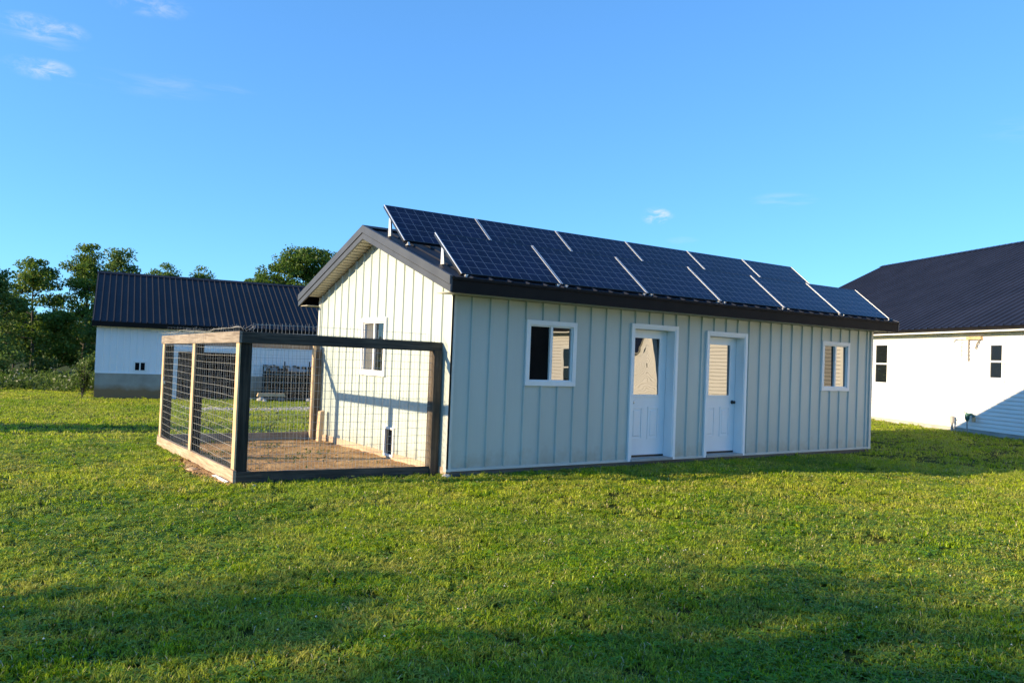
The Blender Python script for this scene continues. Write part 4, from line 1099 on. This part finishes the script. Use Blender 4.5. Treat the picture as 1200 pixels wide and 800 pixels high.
def inhouse(x, y):
    dx, dy = x-ho.x, y-ho.y; d = dx*nv_.x+dy*nv_.y; s = dx*dirv.x+dy*dirv.y
    return (d > -.03) & (s > SA) & (s < SB)
def ok(x, y):
    k = ~((x > -.02) & (x < L+.02) & (y > -.02) & (y < W+.02))
    k &= ~((x > px0-.03) & (x < .02) & (y > py0-.05) & (y < py1+.06))
    ed = -2.86-.36*np.clip(1-np.abs(y-1.55)/1.5,0,1)*(.3+.7*vnoise(x*0+3,np.clip(y,0,20),2.5,7))
    k &= ~((x > ed) & (x < px0) & (y > .3) & (y < 3.1))
    c, s_ = math.cos(-bh), math.sin(-bh); lx, ly = (x-bo.x)*c-(y-bo.y)*s_, (x-bo.x)*s_+(y-bo.y)*c
    k &= ~((lx > -.05) & (lx < BL_) & (ly > -.06))
    gxm = (x > .2) & (x < 4.8)
    t = (x-.2)/4.6; k &= ~(gxm & (np.abs(y-(17.2-1.0*np.sin(t*3.1))) < .75) & (rng.random(len(x)) < .85))
    k &= ~inhouse(x, y)
    return k
pts, ids, scl = [], [], []
for (n, r0, r1, lo, hi, s0_, s1_) in ((20000, 2.0, 8.5, 0, 8, .75, 1.25), (27000, 8.0, 17.0, 0, 12, .8, 1.25), (36000, 15.0, 46.0, 8, 15, .8, 1.2)):
    x, y = scatter(n, r0, r1, R(46)); k = ok(x, y); x, y = x[k], y[k]
    big = vnoise(x+40, y+40, .9, 12); sml = vnoise(x+40, y+40, 3.1, 13)
    keep = rng.random(len(x)) < np.clip(.62+.75*sml, .55, 1); x, y, big, sml = x[keep], y[keep], big[keep], sml[keep]
    i = rng.integers(lo, hi, len(x))
    if lo == 0:
        cl = vnoise(x+20, y+50, .7, 21) > .62
        i = np.where(cl & (rng.random(len(x)) < .6), rng.integers(5, 7, len(x)), np.where((i == 7) & (rng.random(len(x)) < .88), 0, i))
    pts.append(np.stack([x, y, terr(x, y)], 1)); ids.append(i); scl.append(rng.uniform(s0_, s1_, len(x))*(.82+.28*sml+.12*big))
pts = np.concatenate(pts); ids = np.concatenate(ids); scl = np.concatenate(scl)
me = bpy.data.meshes.new('lawn_grass'); me.vertices.add(len(pts)); me.vertices.foreach_set('co', pts.astype(np.float32).ravel())
a = me.attributes.new('idx', 'INT', 'POINT'); a.data.foreach_set('value', ids.astype(np.int32))
a = me.attributes.new('scl', 'FLOAT', 'POINT'); a.data.foreach_set('value', scl.astype(np.float32))
a = me.attributes.new('rot', 'FLOAT_VECTOR', 'POINT')
rot = np.zeros((len(pts),3), np.float32); rot[:,2] = rng.uniform(0,6.283,len(pts)); rot[:,:2] = rng.normal(0,.12,(len(pts),2))
a.data.foreach_set('vector', rot.ravel())
me.update()
lawn = bpy.data.objects.new('lawn_grass', me); COL.objects.link(lawn); tag(lawn, 'short mown green lawn with clover around the shed', 'grass', kind='stuff')
ng = bpy.data.node_groups.new('lawn_scatter', 'GeometryNodeTree')
ng.interface.new_socket('Geometry', in_out='INPUT', socket_type='NodeSocketGeometry'); ng.interface.new_socket('Geometry', in_out='OUTPUT', socket_type='NodeSocketGeometry')
gi, go = ng.nodes.new('NodeGroupInput'), ng.nodes.new('NodeGroupOutput')
jn = ng.nodes.new('GeometryNodeJoinGeometry')
infos = []
for s_ in src:
    oi = ng.nodes.new('GeometryNodeObjectInfo'); oi.inputs['Object'].default_value = s_; oi.inputs['As Instance'].default_value = True; infos.append(oi)
for oi in reversed(infos): ng.links.new(oi.outputs['Geometry'], jn.inputs[0])
ip = ng.nodes.new('GeometryNodeInstanceOnPoints'); ip.inputs['Pick Instance'].default_value = True
def attr(nm, dt):
    n_ = ng.nodes.new('GeometryNodeInputNamedAttribute'); n_.data_type = dt; n_.inputs['Name'].default_value = nm
    return next(s for s in n_.outputs if s.enabled and s.name == 'Attribute')
ng.links.new(gi.outputs[0], ip.inputs['Points']); ng.links.new(jn.outputs[0], ip.inputs['Instance'])
ng.links.new(attr('idx','INT'), ip.inputs['Instance Index']); ng.links.new(attr('rot','FLOAT_VECTOR'), ip.inputs['Rotation']); ng.links.new(attr('scl','FLOAT'), ip.inputs['Scale'])
ng.links.new(ip.outputs[0], go.inputs[0])
md = lawn.modifiers.new('scatter', 'NODES'); md.node_group = ng

# ------------------------------------------------------------------ camera
cam = bpy.data.cameras.new('camera'); co = bpy.data.objects.new('camera', cam); COL.objects.link(co); SC.camera = co
cam.sensor_width = 36; cam.lens = 933.44/1200*36; cam.clip_end = 3000; cam.clip_start = .05
yaw, pit, rol = R(34.1525), R(1.1995), R(2.2185)
f_ = Vector((math.sin(yaw)*math.cos(pit), math.cos(yaw)*math.cos(pit), math.sin(pit)))
r_ = Vector((math.cos(yaw), -math.sin(yaw), 0)); u_ = r_.cross(f_)
r2 = r_*math.cos(rol)+u_*math.sin(rol); u2 = u_*math.cos(rol)-r_*math.sin(rol)
co.matrix_world = Matrix(((r2.x,u2.x,-f_.x,-5.5366),(r2.y,u2.y,-f_.y,-9.6528),(r2.z,u2.z,-f_.z,1.5916),(0,0,0,1)))

# ------------------------------------------------------------------ sun, sky
sv = Vector((-2.8,.85,.89)).normalized()
sun = bpy.data.lights.new('sun', 'SUN'); sun.energy = 5.0; sun.angle = R(.53); sun.color = (1,.79,.50)
so = bpy.data.objects.new('sun', sun); COL.objects.link(so); so.rotation_euler = (-sv).to_track_quat('-Z','Y').to_euler()
so.location = (-30, 10, 20)
w = bpy.data.worlds.new('World'); SC.world = w; w.use_nodes = True; nt = w.node_tree
bg = nt.nodes['Background']
sky = N(nt, 'ShaderNodeTexSky'); sky.sky_type = 'NISHITA'; sky.sun_disc = False
sky.sun_elevation = math.asin(sv.z); sky.sun_rotation = math.atan2(sv.x, sv.y); sky.air_density = .8; sky.dust_density = .08; sky.ozone_density = 2.5
# grade of the sky: compress its range a little (hazy bright horizon) and keep it clear blue
k1 = N(nt, 'ShaderNodeVectorMath', operation='SCALE'); lk(nt, sky.outputs[0], k1.inputs[0]); k1.inputs['Scale'].default_value = .168
gm = N(nt, 'ShaderNodeGamma'); lk(nt, k1.outputs[0], gm.inputs['Color']); gm.inputs['Gamma'].default_value = .62
k2 = N(nt, 'ShaderNodeMix', data_type='RGBA', blend_type='MULTIPLY'); k2.inputs[0].default_value = 1; lk(nt, gm.outputs[0], k2.inputs[6]); k2.inputs[7].default_value = (.48,.98,1.52,1)
k3 = N(nt, 'ShaderNodeVectorMath', operation='SCALE'); lk(nt, k2.outputs[2], k3.inputs[0]); k3.inputs['Scale'].default_value = 5.0
col = k3.outputs[0]
tc = N(nt, 'ShaderNodeTexCoord'); D_ = tc.outputs['Generated']
cn1 = N(nt, 'ShaderNodeMapping'); cn1.inputs['Scale'].default_value = (38,38,80); lk(nt, D_, cn1.inputs['Vector'])
cl_noise = noise(nt, 1.0, 6, .68, cn1.outputs[0], .5)
cn2 = N(nt, 'ShaderNodeMapping'); cn2.inputs['Scale'].default_value = (10,10,70); lk(nt, D_, cn2.inputs['Vector'])
wisp = noise(nt, 1.6, 5, .6, cn2.outputs[0], .4)
def cloud(dirv_, sx, sy, amt, src_):
    """small far cloud: an ellipse of sky round one heading, broken up by noise"""
    d = Vector(dirv_).normalized(); a_ = d.cross(Vector((0,0,1))).normalized(); b_ = a_.cross(d)
    outs = []
    for v_, s_ in ((a_, sx), (b_, sy)):
        dp = N(nt, 'ShaderNodeVectorMath', operation='DOT_PRODUCT'); lk(nt, D_, dp.inputs[0]); dp.inputs[1].default_value = v_/s_; 
        sq = N(nt, 'ShaderNodeMath', operation='POWER'); ab = N(nt, 'ShaderNodeMath', operation='ABSOLUTE'); lk(nt, dp.outputs['Value'], ab.inputs[0]); lk(nt, ab.outputs[0], sq.inputs[0]); sq.inputs[1].default_value = 2; outs.append(sq.outputs[0])
    fr = N(nt, 'ShaderNodeVectorMath', operation='DOT_PRODUCT'); lk(nt, D_, fr.inputs[0]); fr.inputs[1].default_value = d
    gt = N(nt, 'ShaderNodeMath', operation='GREATER_THAN'); lk(nt, fr.outputs['Value'], gt.inputs[0]); gt.inputs[1].default_value = 0
    ad = N(nt, 'ShaderNodeMath', operation='ADD'); lk(nt, outs[0], ad.inputs[0]); lk(nt, outs[1], ad.inputs[1])
    mr = N(nt, 'ShaderNodeMapRange', interpolation_type='SMOOTHSTEP'); lk(nt, ad.outputs[0], mr.inputs['Value'])
    mr.inputs['From Min'].default_value = 0; mr.inputs['From Max'].default_value = 1; mr.inputs['To Min'].default_value = 1; mr.inputs['To Max'].default_value = 0
    nr = N(nt, 'ShaderNodeMapRange', interpolation_type='SMOOTHSTEP'); lk(nt, src_, nr.inputs['Value']); nr.inputs['From Min'].default_value = .38; nr.inputs['From Max'].default_value = .72
    m1 = N(nt, 'ShaderNodeMath', operation='MULTIPLY'); lk(nt, mr.outputs[0], m1.inputs[0]); lk(nt, nr.outputs[0], m1.inputs[1])
    m2 = N(nt, 'ShaderNodeMath', operation='MULTIPLY'); lk(nt, m1.outputs[0], m2.inputs[0]); lk(nt, gt.outputs[0], m2.inputs[1])
    m3 = N(nt, 'ShaderNodeMath', operation='MULTIPLY'); lk(nt, m2.outputs[0], m3.inputs[0]); m3.inputs[1].default_value = amt*.6
    return m3.outputs[0]
def pdir(x, y): return f_*933.44 + r2*(x-600) - u2*(y-400)
CLOUD = [(52,32,.046,.014,.75,'c'), (45,40,.05,.016,.35,'w'), (42,80,.036,.013,.45,'c'), (62,82,.024,.012,.55,'c'), (172,4,.05,.016,.5,'c'), (230,100,.075,.010,.16,'w'), (150,98,.1,.014,.14,'w'), (768,253,.020,.013,.75,'c'), (776,254,.017,.010,.8,'c'), (800,282,.024,.006,.2,'w'), (918,234,.045,.010,.25,'w'), (1290,140,.12,.02,.2,'w')]
tot = None
for (x, y, sx, sy, am, k) in CLOUD:
    c = cloud(pdir(x, y), sx, sy, am, cl_noise if k == 'c' else wisp)
    if tot is None: tot = c
    else:
        q = N(nt, 'ShaderNodeMath', operation='ADD', use_clamp=True); lk(nt, tot, q.inputs[0]); lk(nt, c, q.inputs[1]); tot = q.outputs[0]
mx = N(nt, 'ShaderNodeMix', data_type='RGBA'); lk(nt, tot, mx.inputs[0]); lk(nt, col, mx.inputs[6]); mx.inputs[7].default_value = (4.6,4.7,5.0,1)
lk(nt, mx.outputs[2], bg.inputs['Color']); bg.inputs['Strength'].default_value = .10

vs = SC.view_settings; vs.view_transform = 'Standard'; vs.look = 'None'; vs.gamma = 1; vs.exposure = 1.05; vs.use_curve_mapping = False
SC.render.engine = 'CYCLES'; SC.cycles.use_denoising = True; SC.cycles.denoiser = 'OPENIMAGEDENOISE'; SC.cycles.denoising_input_passes = 'RGB_ALBEDO_NORMAL'; SC.cycles.denoising_prefilter = 'NONE'; SC.cycles.max_bounces = 8; SC.cycles.transparent_max_bounces = 8
SC.cycles.sample_clamp_indirect = 6
